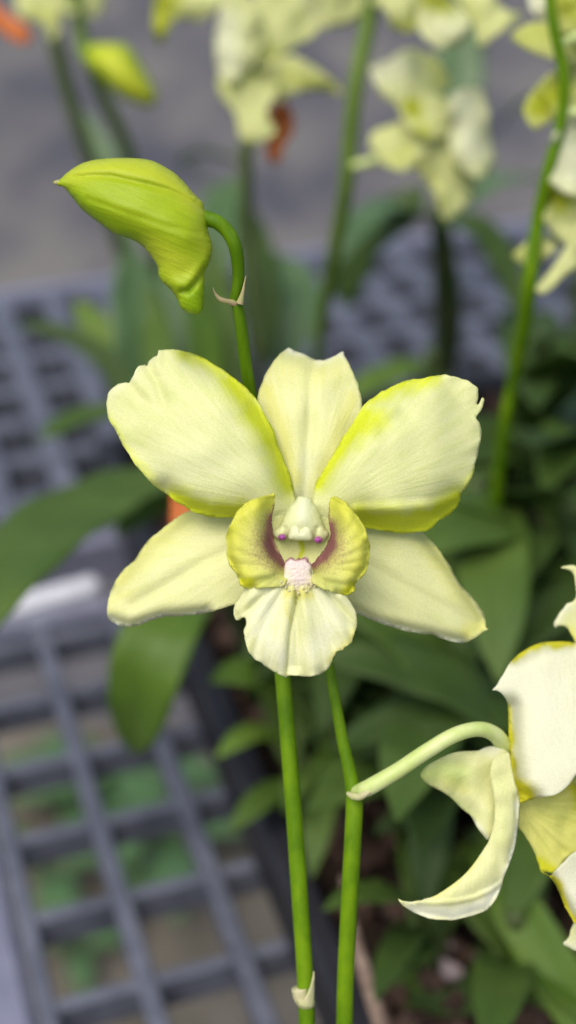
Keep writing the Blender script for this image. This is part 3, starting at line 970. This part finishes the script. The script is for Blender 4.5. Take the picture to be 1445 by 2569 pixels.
f7 = tube('flower', [(1408, 300, .385, 9), (1440, 280, .385, 12), (1490, 300, .385, 14)], PEDI, s5)
far_petal(f7, 'sepal', [(1313, 272), (1350, 212), (1400, 172), (1445, 150), (1540, 180), (1540, 290), (1445, 300), (1385, 300), (1340, 325)], Z6 + .014, [([(1350, 270), (1400, 230)], 45, .9)], tilt=(.003, -.003), seed=23, c=.004)
far_petal(f7, 'petal', [(1378, 400), (1385, 350), (1400, 312), (1445, 295), (1560, 330), (1560, 480), (1445, 492), (1400, 472), (1368, 445)], Z6 + .003, white=[([(1400, 340), (1445, 420)], 90, .6)], tilt=(.003, .001), seed=24, c=.005)
far_petal(f7, 'lip', [(1365, 448), (1400, 480), (1450, 495), (1560, 495), (1560, 600), (1445, 622), (1385, 585), (1358, 530)], Z6 + .008, [([(1380, 460), (1410, 500)], 40, .9)], tilt=(.002, .003), seed=25, c=.004)
far_petal(f7, 'sepal', [(1345, 722), (1380, 680), (1418, 622), (1450, 570), (1490, 550), (1480, 640), (1415, 692), (1365, 738)], Z6 + .006, seed=26, tilt=(.002, -.003))
far_petal(f7, 'sepal', [(1288, 638), (1330, 602), (1372, 590), (1402, 618), (1362, 655), (1312, 662)], Z6 + .02, [([(1300, 640), (1350, 640)], 24, .4)], seed=27)

tg = sheet('plant_tag', [(434, 1200), (434, 1420), (500, 1420), (500, 1200)], .40, ORANGE, None, (467, 1200, 467, 1420), step=14, edge=0, lump=(0, 100), solid=.0015)
tg['label'] = 'small orange tag peeping out between the left petal and the left lower sepal'
tg['category'] = 'plant tag'

# ------------------------------------------------------------------ the spike with the sharp bud
st1 = [(593, 752, .268, 15), (600, 790, .269, 15), (607, 840, .271, 16), (617, 920, .275, 16), (632, 1020, .280, 17), (660, 1240, .284, 18), (690, 1500, .284, 19), (710, 1700, .283, 20), (722, 1850, .283, 20.5),
       (738, 2050, .284, 21), (752, 2250, .285, 21.5), (763, 2410, .286, 21), (767, 2500, .2865, 20.5), (771, 2600, .2875, 20.5), (776, 2800, .29, 20), (790, 3400, .31, 20)]
pe = P(764, 2410, .286)
budspike = thing('orchid_spike', P(770, 2600, .288), 'sharp green orchid stem topped by one nodding lime green bud', 'orchid spike')
tube('stem', st1, STEM, budspike, 18)
z5b = zm(500, 1650, 2.796)
tube('sheath', [(751.5, 2478, .2858, 21.5), (757.5, 2500, .2861, 22.0), (768, 2514, .2865, 22.0), (769.5, 2522, .2866, 21)], SHEATH, budspike, 18)
sheet('sheath', z5b([(690, 2390), (730, 2400), (770, 2330), (795, 2250), (803, 2200), (806, 2260), (804, 2380), (800, 2440), (745, 2452), (690, 2430)]), .2840, SHEATH, budspike, (766, 2520, 772, 2430), c=.024, step=4, edge=0, lump=(0, 50), solid=.0003)
zb_ = zm(100, 360, 2.491)
BUDZ = .262
bud_out = zb_([(80, 240), (100, 229), (128, 222), (160, 190), (200, 160), (260, 125), (340, 102), (440, 92), (540, 90), (640, 95), (710, 110), (780, 145), (850, 190), (910, 250), (960, 310), (1000, 350), (1022, 375), (1028, 410),
               (1040, 425), (1046, 470), (1048, 520), (1060, 570), (1075, 620), (1078, 670), (1065, 730), (1045, 775), (1030, 812), (1030, 880), (1027, 960), (1020, 1020), (1005, 1055), (970, 1068), (920, 1055), (880, 1025),
               (860, 980), (830, 930), (790, 890), (755, 855), (740, 820), (738, 780), (720, 740), (690, 700), (650, 650), (610, 620), (560, 595), (500, 575), (450, 555), (390, 510), (320, 460), (260, 410), (220, 360), (180, 310),
               (150, 275), (112, 262), (85, 248)])
seam1 = zb_([(128, 225), (200, 210), (350, 200), (450, 206), (560, 230), (680, 258), (800, 290), (880, 325), (960, 372), (1028, 415)])
seam2 = zb_([(1040, 790), (1000, 840), (960, 890), (925, 925), (890, 925)])
flap = zb_([(1060, 730), (1000, 790), (940, 850), (890, 890), (840, 880)])
spur = zb_([(1000, 860), (980, 950), (960, 1040)])
bud = body('bud', bud_out, BUDZ, .0062, BUD, budspike, axis=(130, 450, 500, 600), step=5,
           creases=[(seam1, 7, -.0008), (zb_([(300, 345), (560, 440), (800, 520), (1000, 560)]), 8, -.00025), (zb_([(200, 185), (450, 150), (700, 190), (950, 330)]), 26, .0007), (seam2, 8, -.0011), (flap, 18, .0006), (zb_([(610, 640), (760, 760), (900, 830)]), 30, -.0004),
                    (zb_([(300, 330), (600, 430), (900, 560)]), 45, .0012)],
           bumps=(.00008, 90), yellow=[(zb_([(200, 170), (450, 130), (700, 160), (880, 260), (990, 370)]), 36, .55), (zb_([(700, 660), (850, 760), (950, 800)]), 40, .45), (zb_([(1000, 560), (1050, 660)]), 30, .3)],
           green=[(spur, 45, .75), (zb_([(200, 330), (500, 540), (700, 690)]), 22, .5)])
tube('bud_tip', [(137, 459, BUDZ, 5), (142, 458.5, BUDZ, 6), (150, 457.5, BUDZ, 7)], BRACT, bud, 8)
tube('pedicel', [(512, 546, .262, 21), (524, 550, .262, 19.5), (546, 558, .262, 18.5), (570, 580, .2625, 18), (588, 612, .263, 17.5), (596, 650, .2645, 17), (598, 690, .266, 15.5), (594, 725, .267, 14), (588, 752, .268, 14)], STEM, budspike, 18)
tube('bract', [(592, 761, .2678, 10), (575, 757, .2668, 6.8), (556, 752, .266, 6), (545, 744, .266, 4.6), (538, 733, .266, 2.4), (534, 721, .266, 1.2)], BRACT, budspike, 10)
tube('bract', [(601, 762, .2668, 10), (606, 745, .2664, 6.5), (610, 728, .266, 3.6), (613, 710, .266, 2.0), (617, 693, .266, 1.4)], BRACT, budspike, 10)

# ------------------------------------------------------------------ the spike with the open flower and its neighbour
st2 = [(790, 1440, .284, 11), (806, 1560, .283, 12), (822, 1650, .282, 12.5), (838, 1740, .281, 13.5), (858, 1850, .281, 15), (876, 1930, .281, 17), (886, 1985, .281, 20), (889, 2020, .281, 22), (886, 2090, .281, 22), (880, 2200, .282, 22),
       (872, 2340, .284, 21.5), (866, 2480, .286, 21.5), (864, 2620, .288, 21.5), (862, 2900, .292, 21), (860, 3400, .305, 21)]
main = thing('orchid_spike', P(864, 2620, .288), 'sharp stem carrying the open cream flower and the half seen bloom at right', 'orchid spike')
tube('stem', st2, STEM, main, 18)
tube('bract', [(872, 1990, .2785, 5), (885, 1997, .2775, 9), (903, 1999, .2768, 9), (920, 1989, .276, 8), (940, 1977, .2765, 4)], SHEATH, main, 12)
Z0 = .270
flower = tube('flower', [(795, 1465, .283, 12), (785, 1420, .281, 15), (770, 1370, .278, 18), (758, 1310, .275, 24), (757, 1270, .273, 20)], PEDI, main, 16)
flower['label'] = 'open cream yellow flower facing the camera'

zL = zm(240, 840, 2.779)
left_petal = zL([(440, 108), (540, 105), (660, 130), (760, 170), (860, 230), (940, 285), (1020, 345), (1090, 420), (1130, 465), (1180, 560), (1230, 650), (1260, 750), (1310, 880), (1350, 970), (1370, 1050), (1385, 1120), (1400, 1190),
                 (1340, 1260), (1250, 1295), (1100, 1295), (960, 1270), (880, 1270), (800, 1265), (720, 1245), (660, 1222), (610, 1185), (540, 1150), (500, 1110), (440, 1070), (380, 1020), (320, 955), (270, 895), (230, 830), (190, 760),
                 (160, 700), (130, 650), (100, 600), (82, 540), (78, 470), (88, 420), (110, 385), (150, 350), (200, 335), (238, 337), (262, 290), (275, 250), (300, 222), (340, 212), (362, 220), (372, 190), (400, 165), (430, 148), (434, 120)])
sheet('petal', left_petal, Z0 - .001, CREAM, flower, (738, 1275, 330, 960), a=-.002, b=.006, c=.0009, hump=.0045, step=6, seed=21,
      rolls=[(zL([(700, 140), (900, 250), (1100, 430), (1260, 700), (1380, 1080)]), 38, .0045), (zL([(480, 1100), (620, 1200), (800, 1275), (1050, 1300)]), 30, .0042), (zL([(360, 215), (430, 330), (480, 480)]), 14, .0009), (zL([(435, 110), (440, 250)]), 9, -.0006), (zL([(240, 335), (330, 450)]), 14, .0007)],
      wav=(.0003, 70, 18),
      yellow=[(zL([(620, 110), (800, 185), (950, 290), (1090, 425)]), 26, .72), (zL([(940, 330), (1040, 460), (1150, 600), (1250, 800), (1330, 1000), (1340, 1050)]), 30, .8), (zL([(1100, 540), (1240, 740)]), 34, .9), (zL([(560, 1150), (660, 1210), (800, 1245), (1000, 1250)]), 30, 1.1),
              (zL([(90, 600), (230, 840), (430, 1070), (540, 1150)]), 15, .5)],
      white=[(zL([(110, 400), (200, 345), (300, 240), (430, 130)]), 12, .3), (zL([(500, 1000), (700, 900), (1000, 1000)]), 70, .15)])
zR = zm(740, 840, 2.779)
right_petal = zR([(120, 1180), (150, 1040), (200, 950), (260, 850), (310, 770), (350, 700), (400, 620), (440, 550), (480, 490), (540, 445), (600, 400), (640, 385), (700, 350), (760, 330), (830, 312), (880, 308), (950, 292), (1040, 284), (1110, 290),
                  (1170, 308), (1220, 335), (1260, 360), (1276, 380), (1272, 440), (1264, 485), (1278, 486), (1295, 460), (1305, 437), (1315, 450), (1308, 500), (1285, 540), (1265, 565), (1258, 580), (1275, 605), (1290, 640), (1295, 700), (1288, 750),
                  (1275, 790), (1268, 830), (1258, 890), (1240, 960), (1222, 1010), (1190, 1060), (1150, 1110), (1148, 1150), (1120, 1200), (1080, 1245), (1030, 1280), (1000, 1290), (960, 1335), (920, 1365), (880, 1372), (830, 1375), (740, 1378),
                  (680, 1372), (600, 1362), (540, 1355), (480, 1345), (380, 1325), (250, 1290), (160, 1250)])
sheet('petal', right_petal, Z0 - .001, CREAM, flower, (785, 1285, 1150, 1010), a=-.002, b=.006, c=.0009, hump=.0045, step=6, seed=31,
      rolls=[(zR([(150, 1040), (350, 700), (520, 450), (760, 320)]), 36, .0045), (zR([(620, 640), (740, 560)]), 30, .0016), (zR([(500, 1335), (740, 1390), (960, 1340), (1150, 1180)]), 44, .0052), (zR([(430, 1220), (740, 1210), (960, 1190), (1120, 1130)]), 14, -.0012)],
      wav=(.0006, 50, 14),
      yellow=[(zR([(150, 1030), (260, 850), (370, 720), (500, 560)]), 24, .95), (zR([(300, 760), (450, 650), (560, 600)]), 34, .75), (zR([(480, 480), (700, 360), (950, 300)]), 26, .75), (zR([(460, 1300), (600, 1320), (820, 1320), (960, 1290), (1120, 1180)]), 36, 1.1), (zR([(1250, 960), (1150, 1120)]), 12, .55)],
      green=[(zR([(760, 570), (700, 540)]), 26, .22)])
dorsal = [(647, 1004), (653, 977), (668, 937), (686, 910), (704, 887), (724, 874), (738, 882), (762, 890), (787, 903), (805, 905), (823, 902), (844, 892), (859, 883), (864, 894), (877, 919), (891, 948), (900, 977), (906, 1000), (907, 1030),
          (897, 1080), (872, 1130), (840, 1180), (815, 1220), (798, 1262), (785, 1285), (735, 1285), (730, 1240), (716, 1180), (690, 1130), (660, 1070)]
sheet('dorsal_sepal', dorsal, Z0 + .0045, SEPAL, flower, (762, 1270, 785, 880), a=-.003, b=.007, c=.0012, hump=.002, step=6, seed=41,
      rolls=[([(762, 1260), (775, 1080), (785, 900)], 16, .0009), ([(724, 874), (805, 905), (860, 884)], 26, .003)],
      yellow=[([(670, 980), (700, 1060), (735, 1200)], 26, .4), ([(880, 1000), (850, 1090), (800, 1220)], 26, .35), ([(700, 920), (850, 930)], 60, .22)],
      white=[(dorsal[5:14], 9, .8), ([(765, 1240), (765, 1160)], 30, .35)])
zS = zm(0, 750, 2.704)
lsep = zS([(1560, 1440), (1400, 1420), (1280, 1440), (1180, 1495), (1090, 1570), (1000, 1650), (920, 1770), (830, 1850), (780, 1930), (740, 2030), (729, 2100), (730, 2150), (750, 2180), (800, 2210), (880, 2222), (950, 2205), (1040, 2170), (1130, 2150), (1230, 2145),
           (1350, 2135), (1450, 2115), (1550, 2085), (1650, 2040), (1760, 1960), (1900, 1820), (1990, 1650), (1990, 1500), (1850, 1440)])
sheet('lateral_sepal', lsep, Z0 + .0075, SEPAL, flower, (735, 1350, 290, 1540), tilt=(0, -.0014), a=-.002, b=.006, c=.001, hump=.0028, step=7, seed=51,
      rolls=[(zS([(750, 2185), (880, 2225), (1100, 2160), (1400, 2130)]), 16, .003), (zS([(1950, 1560), (1400, 1780), (900, 2080)]), 18, .0009), (zS([(1300, 1440), (1000, 1650), (760, 1960)]), 20, .003)],
      yellow=[(zS([(1300, 1450), (1000, 1680), (800, 1920)]), 40, .4), (zS([(760, 2060), (860, 2000)]), 30, .2)],
      white=[(zS([(735, 2150), (800, 2212), (900, 2220), (1100, 2155), (1400, 2130)]), 9, .7)])
rsep = zR([(260, 1300), (490, 1335), (560, 1345), (700, 1368), (880, 1378), (930, 1420), (980, 1470), (1030, 1540), (1070, 1600), (1110, 1680), (1160, 1760), (1220, 1820), (1270, 1880), (1310, 1940), (1325, 1990), (1335, 2045), (1347, 2052), (1320, 2065), (1280, 2095),
           (1230, 2125), (1170, 2142), (1100, 2140), (1040, 2120), (960, 2085), (880, 2080), (760, 2060), (680, 2035), (600, 2010), (500, 1965), (430, 1935), (330, 1850), (200, 1720), (100, 1520), (60, 1380)])
sheet('lateral_sepal', rsep, Z0 + .0075, SEPAL, flower, (785, 1350, 1200, 1570), tilt=(0, -.0014), a=-.002, b=.006, c=.001, hump=.0028, step=7, seed=61,
      rolls=[(zR([(300, 1880), (600, 2015), (900, 2085), (1170, 2145)]), 15, .003), (zR([(100, 1400), (700, 1720), (1300, 2040)]), 18, .0009), (zR([(880, 1370), (1070, 1600), (1320, 1960)]), 18, .003)],
      yellow=[(zR([(880, 1400), (1060, 1640), (1290, 1960)]), 34, .42), (zR([(1200, 2060), (1320, 2030)]), 20, .45)],
      white=[(zR([(430, 1935), (680, 2035), (960, 2088), (1170, 2142)]), 9, .7), (zR([(1100, 1680), (1320, 1960)]), 5, .5)])

z1 = zm(540, 1180, 3.44)
# the hollow behind the column: floor of the lip
sheet('throat', z1([(470, 420), (640, 380), (760, 370), (880, 390), (1010, 430), (1010, 620), (960, 760), (880, 850), (720, 900), (580, 850), (510, 740), (470, 600)]), Z0 - .0040, THROAT, flower, (757, 1290, 757, 1420),
      b=-.0025, c=-.002, step=5, seed=71, edge=0, lump=(.0001, 60), yellow=[(z1([(735, 620), (740, 780)]), 7, .9)], solid=.0005)
# column, anther cap and its two purple tips
colo = z1([(715, 225), (690, 262), (650, 300), (615, 350), (580, 420), (556, 480), (520, 505), (500, 535), (512, 575), (545, 602), (580, 608), (612, 592), (640, 575), (700, 590), (760, 595), (830, 590), (850, 606), (885, 628), (925, 618), (960, 590), (985, 545),
           (952, 500), (925, 440), (905, 380), (880, 320), (840, 270), (805, 228)])
body('column', colo, Z0 - .0064, .0032, COLUMN, flower, step=3.5, Tb=.002, creases=[(z1([(755, 320), (755, 420)]), 20, .0004), (z1([(600, 500), (612, 570)]), 6, -.0006), (z1([(880, 500), (866, 570)]), 6, -.0006)],
     white=[(z1([(755, 290), (755, 420)]), 22, .35)], green=[(z1([(560, 430), (620, 330)]), 10, .12)])
cap = z1([(632, 592), (636, 530), (650, 492), (690, 466), (722, 474), (739, 494), (757, 474), (790, 466), (825, 490), (839, 530), (836, 598), (780, 609), (700, 606)])
body('anther_cap', cap, Z0 - .0088, .0012, COLUMN, flower, step=3, Tb=.0012, creases=[(z1([(738, 480), (738, 530)]), 5, -.0006)], white=[(z1([(690, 530), (790, 530)]), 40, .3)])
for nx, ny, rr_ in ((578, 577, 36), (888, 600, 38)):
    o_ = z1([(nx + rr_ * math.cos(q_ * .5236) * 1.05, ny + rr_ * .85 * math.sin(q_ * .5236)) for q_ in range(12)])
    c_ = z1([(nx, ny + 6)])
    body('column_tip', o_, Z0 - .0082, .0016, COLUMN, flower, step=2.5, purple=[(c_, 13, 1.2)])
# side lobes of the lip
lobeL = z1([(508, 205), (480, 208), (450, 220), (360, 240), (270, 280), (230, 320), (185, 360), (160, 420), (110, 510), (98, 560), (105, 650), (100, 730), (120, 800), (160, 870), (195, 905), (205, 950), (225, 990), (270, 1020), (320, 1018), (400, 1015), (480, 1010),
            (580, 1000), (620, 960), (640, 880), (640, 820), (600, 800), (570, 740), (540, 680), (510, 610), (490, 540), (485, 460), (495, 360), (505, 290), (511, 240)])
inL = z1([(505, 260), (492, 380), (485, 480), (500, 600), (540, 700), (610, 810)])
sheet('side_lobe', lobeL, Z0 - .0132, LOBE, flower, (716, 1425, 590, 1290), c=.0002, step=4.5, seed=81, rolls=[(inL, 26, .0065), (z1([(200, 920), (250, 1010), (330, 1010)]), 10, .0014), (z1([(100, 560), (110, 740), (190, 900)]), 14, .0022), (z1([(190, 360), (360, 240), (500, 205)]), 10, .0012),
             (z1([(200, 890), (330, 900), (480, 880)]), 10, -.0008)], ridges=((26, .00012),), wav=(.0003, 34, 10), solid=.0005, edge=.8,
      yellow=[(z1([(500, 215), (360, 250), (230, 330), (120, 520), (110, 740), (190, 890), (240, 970)]), 40, .55), (z1([(225, 960), (300, 960)]), 16, 1.0)],
      purple=[(z1([(492, 420), (470, 520), (455, 640), (490, 720), (590, 800)]), 22, .95), (z1([(440, 560), (420, 700), (540, 790)]), 42, .46), (z1([(500, 300), (492, 420)]), 5, .7)],
      green=[(z1([(400, 940), (560, 920)]), 20, .25)])
lobeR = z1([(1000, 232), (1040, 230), (1090, 260), (1140, 300), (1190, 360), (1240, 420), (1290, 490), (1310, 560), (1330, 640), (1330, 740), (1315, 830), (1290, 890), (1250, 930), (1195, 980), (1203, 1020), (1180, 1050), (1135, 1078), (1100, 1066), (1000, 1050), (900, 1010),
            (830, 960), (800, 890), (800, 820), (840, 812), (890, 760), (930, 700), (970, 640), (1000, 570), (992, 500), (985, 420), (988, 340), (990, 270)])
inR = z1([(992, 260), (986, 400), (1000, 540), (960, 660), (900, 750), (830, 815)])
sheet('side_lobe', lobeR, Z0 - .0132, LOBE, flower, (795, 1425, 900, 1300), c=.0002, step=4.5, seed=91, rolls=[(inR, 26, .0065), (z1([(1200, 1000), (1140, 1070), (1050, 1060)]), 10, .0014), (z1([(1330, 640), (1310, 830), (1200, 970)]), 14, .0022), (z1([(1020, 232), (1180, 345), (1300, 520)]), 10, .0012),
             (z1([(1180, 940), (1050, 930), (950, 900)]), 10, -.0008)], ridges=((26, .00012),), wav=(.0003, 34, 10), solid=.0005, edge=.8,
      yellow=[(z1([(1010, 245), (1180, 360), (1300, 560), (1320, 740), (1260, 900)]), 40, .55), (z1([(1190, 1000), (1130, 1050)]), 16, 1.0)],
      purple=[(z1([(988, 480), (1005, 570), (1010, 660), (950, 740), (850, 805)]), 21, .95), (z1([(1030, 600), (1040, 700), (930, 790)]), 40, .44), (z1([(986, 330), (990, 440)]), 5, .6)],
      green=[(z1([(900, 930), (1050, 980)]), 20, .25)])
# front lobe of the lip
mid = z1([(275, 1010), (225, 1090), (180, 1150), (165, 1220), (165, 1260), (180, 1298), (200, 1295), (230, 1270), (262, 1268), (275, 1300), (268, 1340), (255, 1380), (255, 1430), (265, 1500), (290, 1560), (350, 1630), (400, 1660), (470, 1710), (540, 1750), (580, 1772), (612, 1792),
          (625, 1775), (680, 1770), (760, 1775), (830, 1778), (900, 1750), (970, 1710), (1010, 1640), (1045, 1565), (1105, 1550), (1120, 1530), (1165, 1490), (1195, 1430), (1215, 1350), (1220, 1270), (1200, 1210), (1170, 1150), (1135, 1085), (1080, 1040), (960, 990), (860, 920), (820, 860),
          (620, 860), (570, 930), (460, 985), (350, 1000)])
sheet('lip', mid, Z0 - .0108, MIDLOBE, flower, (748, 1400, 740, 1690), a=-.006, b=.0065, c=.0006, step=4.5, seed=101, ridges=((17, .00045), (11, .00030), (26, .0002)), wav=(.0006, 40, 14), solid=.0005, edge=1.0,
      rolls=[(z1([(700, 1100), (640, 1400), (612, 1780)]), 5, .0009), (z1([(180, 1290), (165, 1200), (250, 1040)]), 12, .0016)],
      yellow=[(z1([(1000, 1640), (1100, 1540), (1210, 1380)]), 12, .5), (z1([(640, 1060), (800, 1070)]), 18, .6), (z1([(620, 1120), (640, 1300)]), 6, .4)],
      white=[(z1([(480, 1080), (420, 1400), (560, 1600)]), 30, .45), (z1([(900, 1080), (1000, 1300), (850, 1550)]), 30, .4)])
cal = z1([(603, 800), (618, 772), (648, 748), (672, 752), (690, 772), (708, 768), (722, 758), (742, 770), (768, 752), (795, 758), (808, 785), (832, 802), (828, 870), (840, 925), (868, 955), (874, 1010), (845, 1060), (790, 1090), (720, 1102), (650, 1090), (605, 1060), (556, 1030), (550, 990), (580, 940), (597, 870)])
body('callus', cal, Z0 - .0119, .0009, CALLUS, flower, step=3, Tb=.0006, bumps=(.00011, 10), edge=1.2, seed=5, white=[(z1([(660, 800), (770, 800)]), 32, .95), (z1([(700, 860), (730, 930)]), 32, .85)], zfun=lambda X, Y: .0009 * np.clip((Y - 1455) / 45, 0, 1),
     yellow=[(z1([(560, 1020), (700, 1080), (860, 1020)]), 16, .9)], purple=[(z1([(610, 785), (650, 755), (700, 772), (770, 757), (825, 800)]), 5, .8), (z1([(570, 960), (600, 1000)]), 6, .35), (z1([(860, 970), (850, 1020)]), 6, .4)])
# fringe of little warts beside the ridge
for (nx, ny, r_) in ((556, 975, 12), (572, 962, 13), (565, 1000, 12), (590, 985, 13), (612, 1010, 13), (640, 1040, 14), (850, 958, 12), (865, 978, 12), (858, 1000, 12), (836, 985, 13), (812, 1015, 13), (785, 1045, 14), (720, 1060, 15), (680, 1030, 13), (760, 1020, 13), (625, 975, 12), (800, 975, 12)):
    o_ = z1([(nx + r_ * math.cos(q_ * .7854), ny + r_ * math.sin(q_ * .7854)) for q_ in range(8)])
    body('wart', o_, Z0 - .0126, .0005, CALLUS, flower, step=1.6, white=[(z1([(nx, ny - r_)]), 6, .6)], purple=[(z1([(nx, ny - r_)]), 2.5, .2)], yellow=[(z1([(nx, ny)]), 6, .5 if ny > 990 else 0)])

# ------------------------------------------------------------------ the half seen bloom at the right edge
zQ = zm(960, 1380, 2.5196)
flower2 = tube('flower', [(884, 1988, .2810, 10), (893, 1986, .2800, 15), (908, 1982, .2785, 19), (930, 1973, .277, 21), (1000, 1932, .276, 20), (1070, 1885, .275, 19.5), (1140, 1844, .275, 19), (1200, 1829, .277, 19), (1242, 1843, .280, 20), (1266, 1876, .284, 22), (1282, 1910, .287, 23), (1305, 1945, .288, 22)], PEDI, main, 18)
flower2['label'] = 'bloom at the right edge seen from its side'
ZQ = .283
sheet('petal', zQ([(693, 885), (720, 850), (760, 790), (800, 720), (850, 670), (920, 620), (1000, 590), (1100, 580), (1180, 585), (1280, 610), (1400, 700), (1480, 850), (1490, 1050), (1420, 1250), (1320, 1380), (1222, 1420), (1200, 1450), (1150, 1510), (1080, 1550), (980, 1562), (920, 1580),
               (870, 1590), (845, 1520), (820, 1470), (805, 1380), (805, 1280), (797, 1150), (795, 1000), (780, 940), (750, 905), (715, 885)]), ZQ - .010, PALE, flower2, (1440, 1960, 1300, 1700), c=.0006, step=7, seed=111, edge=.5,
      rolls=[(zQ([(800, 1000), (805, 1300), (850, 1530), (950, 1590)]), 26, .006), (zQ([(850, 670), (1000, 585), (1180, 580)]), 20, .004)], tilt=(-.0004, -.0022), lump=(.0002, 120),
      yellow=[(zQ([(790, 1000), (800, 1250), (830, 1480), (880, 1570)]), 13, 1.1), (zQ([(840, 1480), (920, 1550)]), 22, 1.1), (zQ([(820, 680), (1000, 588), (1200, 592)]), 13, 1.0)], white=[(zQ([(720, 870), (1000, 900), (1100, 1200), (1050, 1450)]), 110, .5)])
sheet('dorsal_sepal', zQ([(1125, 110), (1180, 95), (1222, 100), (1300, 130), (1420, 300), (1500, 640), (1520, 1100), (1360, 1100), (1262, 660), (1215, 580), (1180, 510), (1150, 480), (1110, 478), (1090, 490), (1083, 465), (1110, 410), (1160, 350), (1222, 300), (1215, 180), (1190, 132), (1150, 115)]), ZQ + .008, SEPAL, flower2, (1480, 1900, 1440, 1440),
      c=.0008, step=8, seed=112, white=[(zQ([(1085, 465), (1160, 350)]), 12, .6)], yellow=[(zQ([(1180, 510), (1220, 580)]), 12, .7)])
ment = zQ([(800, 1290), (770, 1262), (730, 1250), (690, 1240), (640, 1252), (600, 1270), (480, 1275), (380, 1310), (285, 1360), (242, 1410), (255, 1450), (300, 1485), (370, 1520), (430, 1560), (500, 1630), (560, 1680), (600, 1750), (640, 1805), (664, 1829), (690, 1800), (730, 1740), (760, 1600), (800, 1450)])
sheet('mentum', ment, ZQ - .0010, SEPAL, flower2, (1290, 1890, 1190, 2100), step=6, seed=118, edge=.3, lump=(.0003, 90),
      rolls=[(zQ([(330, 1400), (520, 1430), (640, 1600), (680, 1760)]), 44, -.0030), (zQ([(600, 1340), (760, 1330)]), 40, -.001)],
      green=[(zQ([(260, 1410), (380, 1390), (480, 1420)]), 30, .62), (zQ([(430, 1550), (560, 1670)]), 12, .3)], yellow=[(zQ([(400, 1480), (520, 1500)]), 24, .25)],
      white=[(zQ([(640, 1256), (720, 1262)]), 14, .7), (zQ([(570, 1690), (660, 1825)]), 5, .7)])
blade = zQ([(700, 1330), (770, 1290), (800, 1285), (812, 1360), (830, 1450), (850, 1520), (864, 1600), (850, 1750), (835, 1870), (800, 1980), (766, 2062), (752, 2115), (720, 2200), (660, 2270), (560, 2312), (440, 2337), (300, 2330), (200, 2290), (130, 2245), (100, 2203),
            (130, 2222), (200, 2225), (320, 2190), (420, 2130), (520, 2050), (600, 1950), (660, 1860), (690, 1790), (708, 1700), (708, 1600), (695, 1500), (680, 1420)])
kee = zQ([(120, 2215), (330, 2226), (460, 2218), (570, 2196), (680, 2150), (752, 2095)])
sheet('lateral_sepal', blade, ZQ - .0060, SEPAL, flower2, (1275, 1890, 1010, 2260), step=5, seed=113, edge=.3, lump=(.0002, 90),
      rolls=[(zQ([(720, 1330), (775, 1600), (760, 1800), (690, 1960), (560, 2110), (400, 2190)]), 30, -.0012), (kee, 5, -.0006), (zQ([(200, 2285), (440, 2335), (660, 2268), (745, 2120)]), 15, .0010), (zQ([(850, 1560), (850, 1750), (800, 1970)]), 9, .0010), (zQ([(740, 1290), (760, 1400)]), 30, .001)],
      yellow=[(zQ([(330, 2180), (440, 2110), (600, 1960)]), 9, .4), (kee, 3, .25)],
      white=[(zQ([(855, 1600), (835, 1880), (762, 2080)]), 9, .8), (zQ([(190, 2270), (440, 2300), (640, 2240), (735, 2130)]), 20, .8)], green=[(zQ([(745, 1400), (780, 1650), (730, 1850)]), 12, .12)])
sheet('side_lobe', zQ([(868, 1560), (980, 1530), (1100, 1500), (1222, 1400), (1350, 1400), (1400, 1700), (1300, 1900), (1222, 1905), (1150, 1960), (1080, 2038), (1040, 2032), (1000, 2025), (985, 1980), (950, 1890), (900, 1800), (860, 1750), (862, 1650)]), ZQ + .001, LOBE, flower2, (1290, 2010, 1400, 2180),
      c=.0006, step=7, seed=114, ridges=((30, .0003),), yellow=[(zQ([(990, 1970), (1060, 2030)]), 16, 1.1), (zQ([(1215, 1500), (1240, 1620)]), 16, .8)], purple=[(zQ([(880, 1610), (1000, 1600)]), 12, .12)], lump=(.0004, 80))
tube('column', [(1470, 1945, ZQ + .002, 34), (1490, 1975, ZQ - .003, 42), (1500, 2010, ZQ - .006, 40), (1502, 2035, ZQ - .007, 22)], PEDI, flower2, 14)
sheet('lip', zQ([(1000, 2030), (1060, 2062), (1085, 2035), (1150, 1965), (1222, 1905), (1350, 1880), (1430, 2100), (1380, 2300), (1222, 2362), (1190, 2320), (1150, 2240), (1120, 2160), (1085, 2090), (1050, 2062)]), ZQ - .007, PALE, flower2, (1440, 2150, 1500, 2260), c=.0008, step=7, seed=115,
      rolls=[(zQ([(1060, 2060), (1120, 2170), (1222, 2360)]), 14, .003)], yellow=[(zQ([(1010, 2035), (1080, 2080), (1130, 2180), (1210, 2345)]), 11, 1.1)], white=[(zQ([(1150, 2050), (1222, 2150)]), 60, .6)])
sheet('lateral_sepal', zQ([(1230, 2330), (1195, 2390), (1172, 2455), (1142, 2486), (1180, 2512), (1240, 2530), (1400, 2450), (1420, 2300), (1320, 2290)]), ZQ + .004, SEPAL, flower2, (1500, 2250, 1420, 2370), step=8, seed=116, white=[(zQ([(1145, 2490), (1222, 2520)]), 20, .5)])
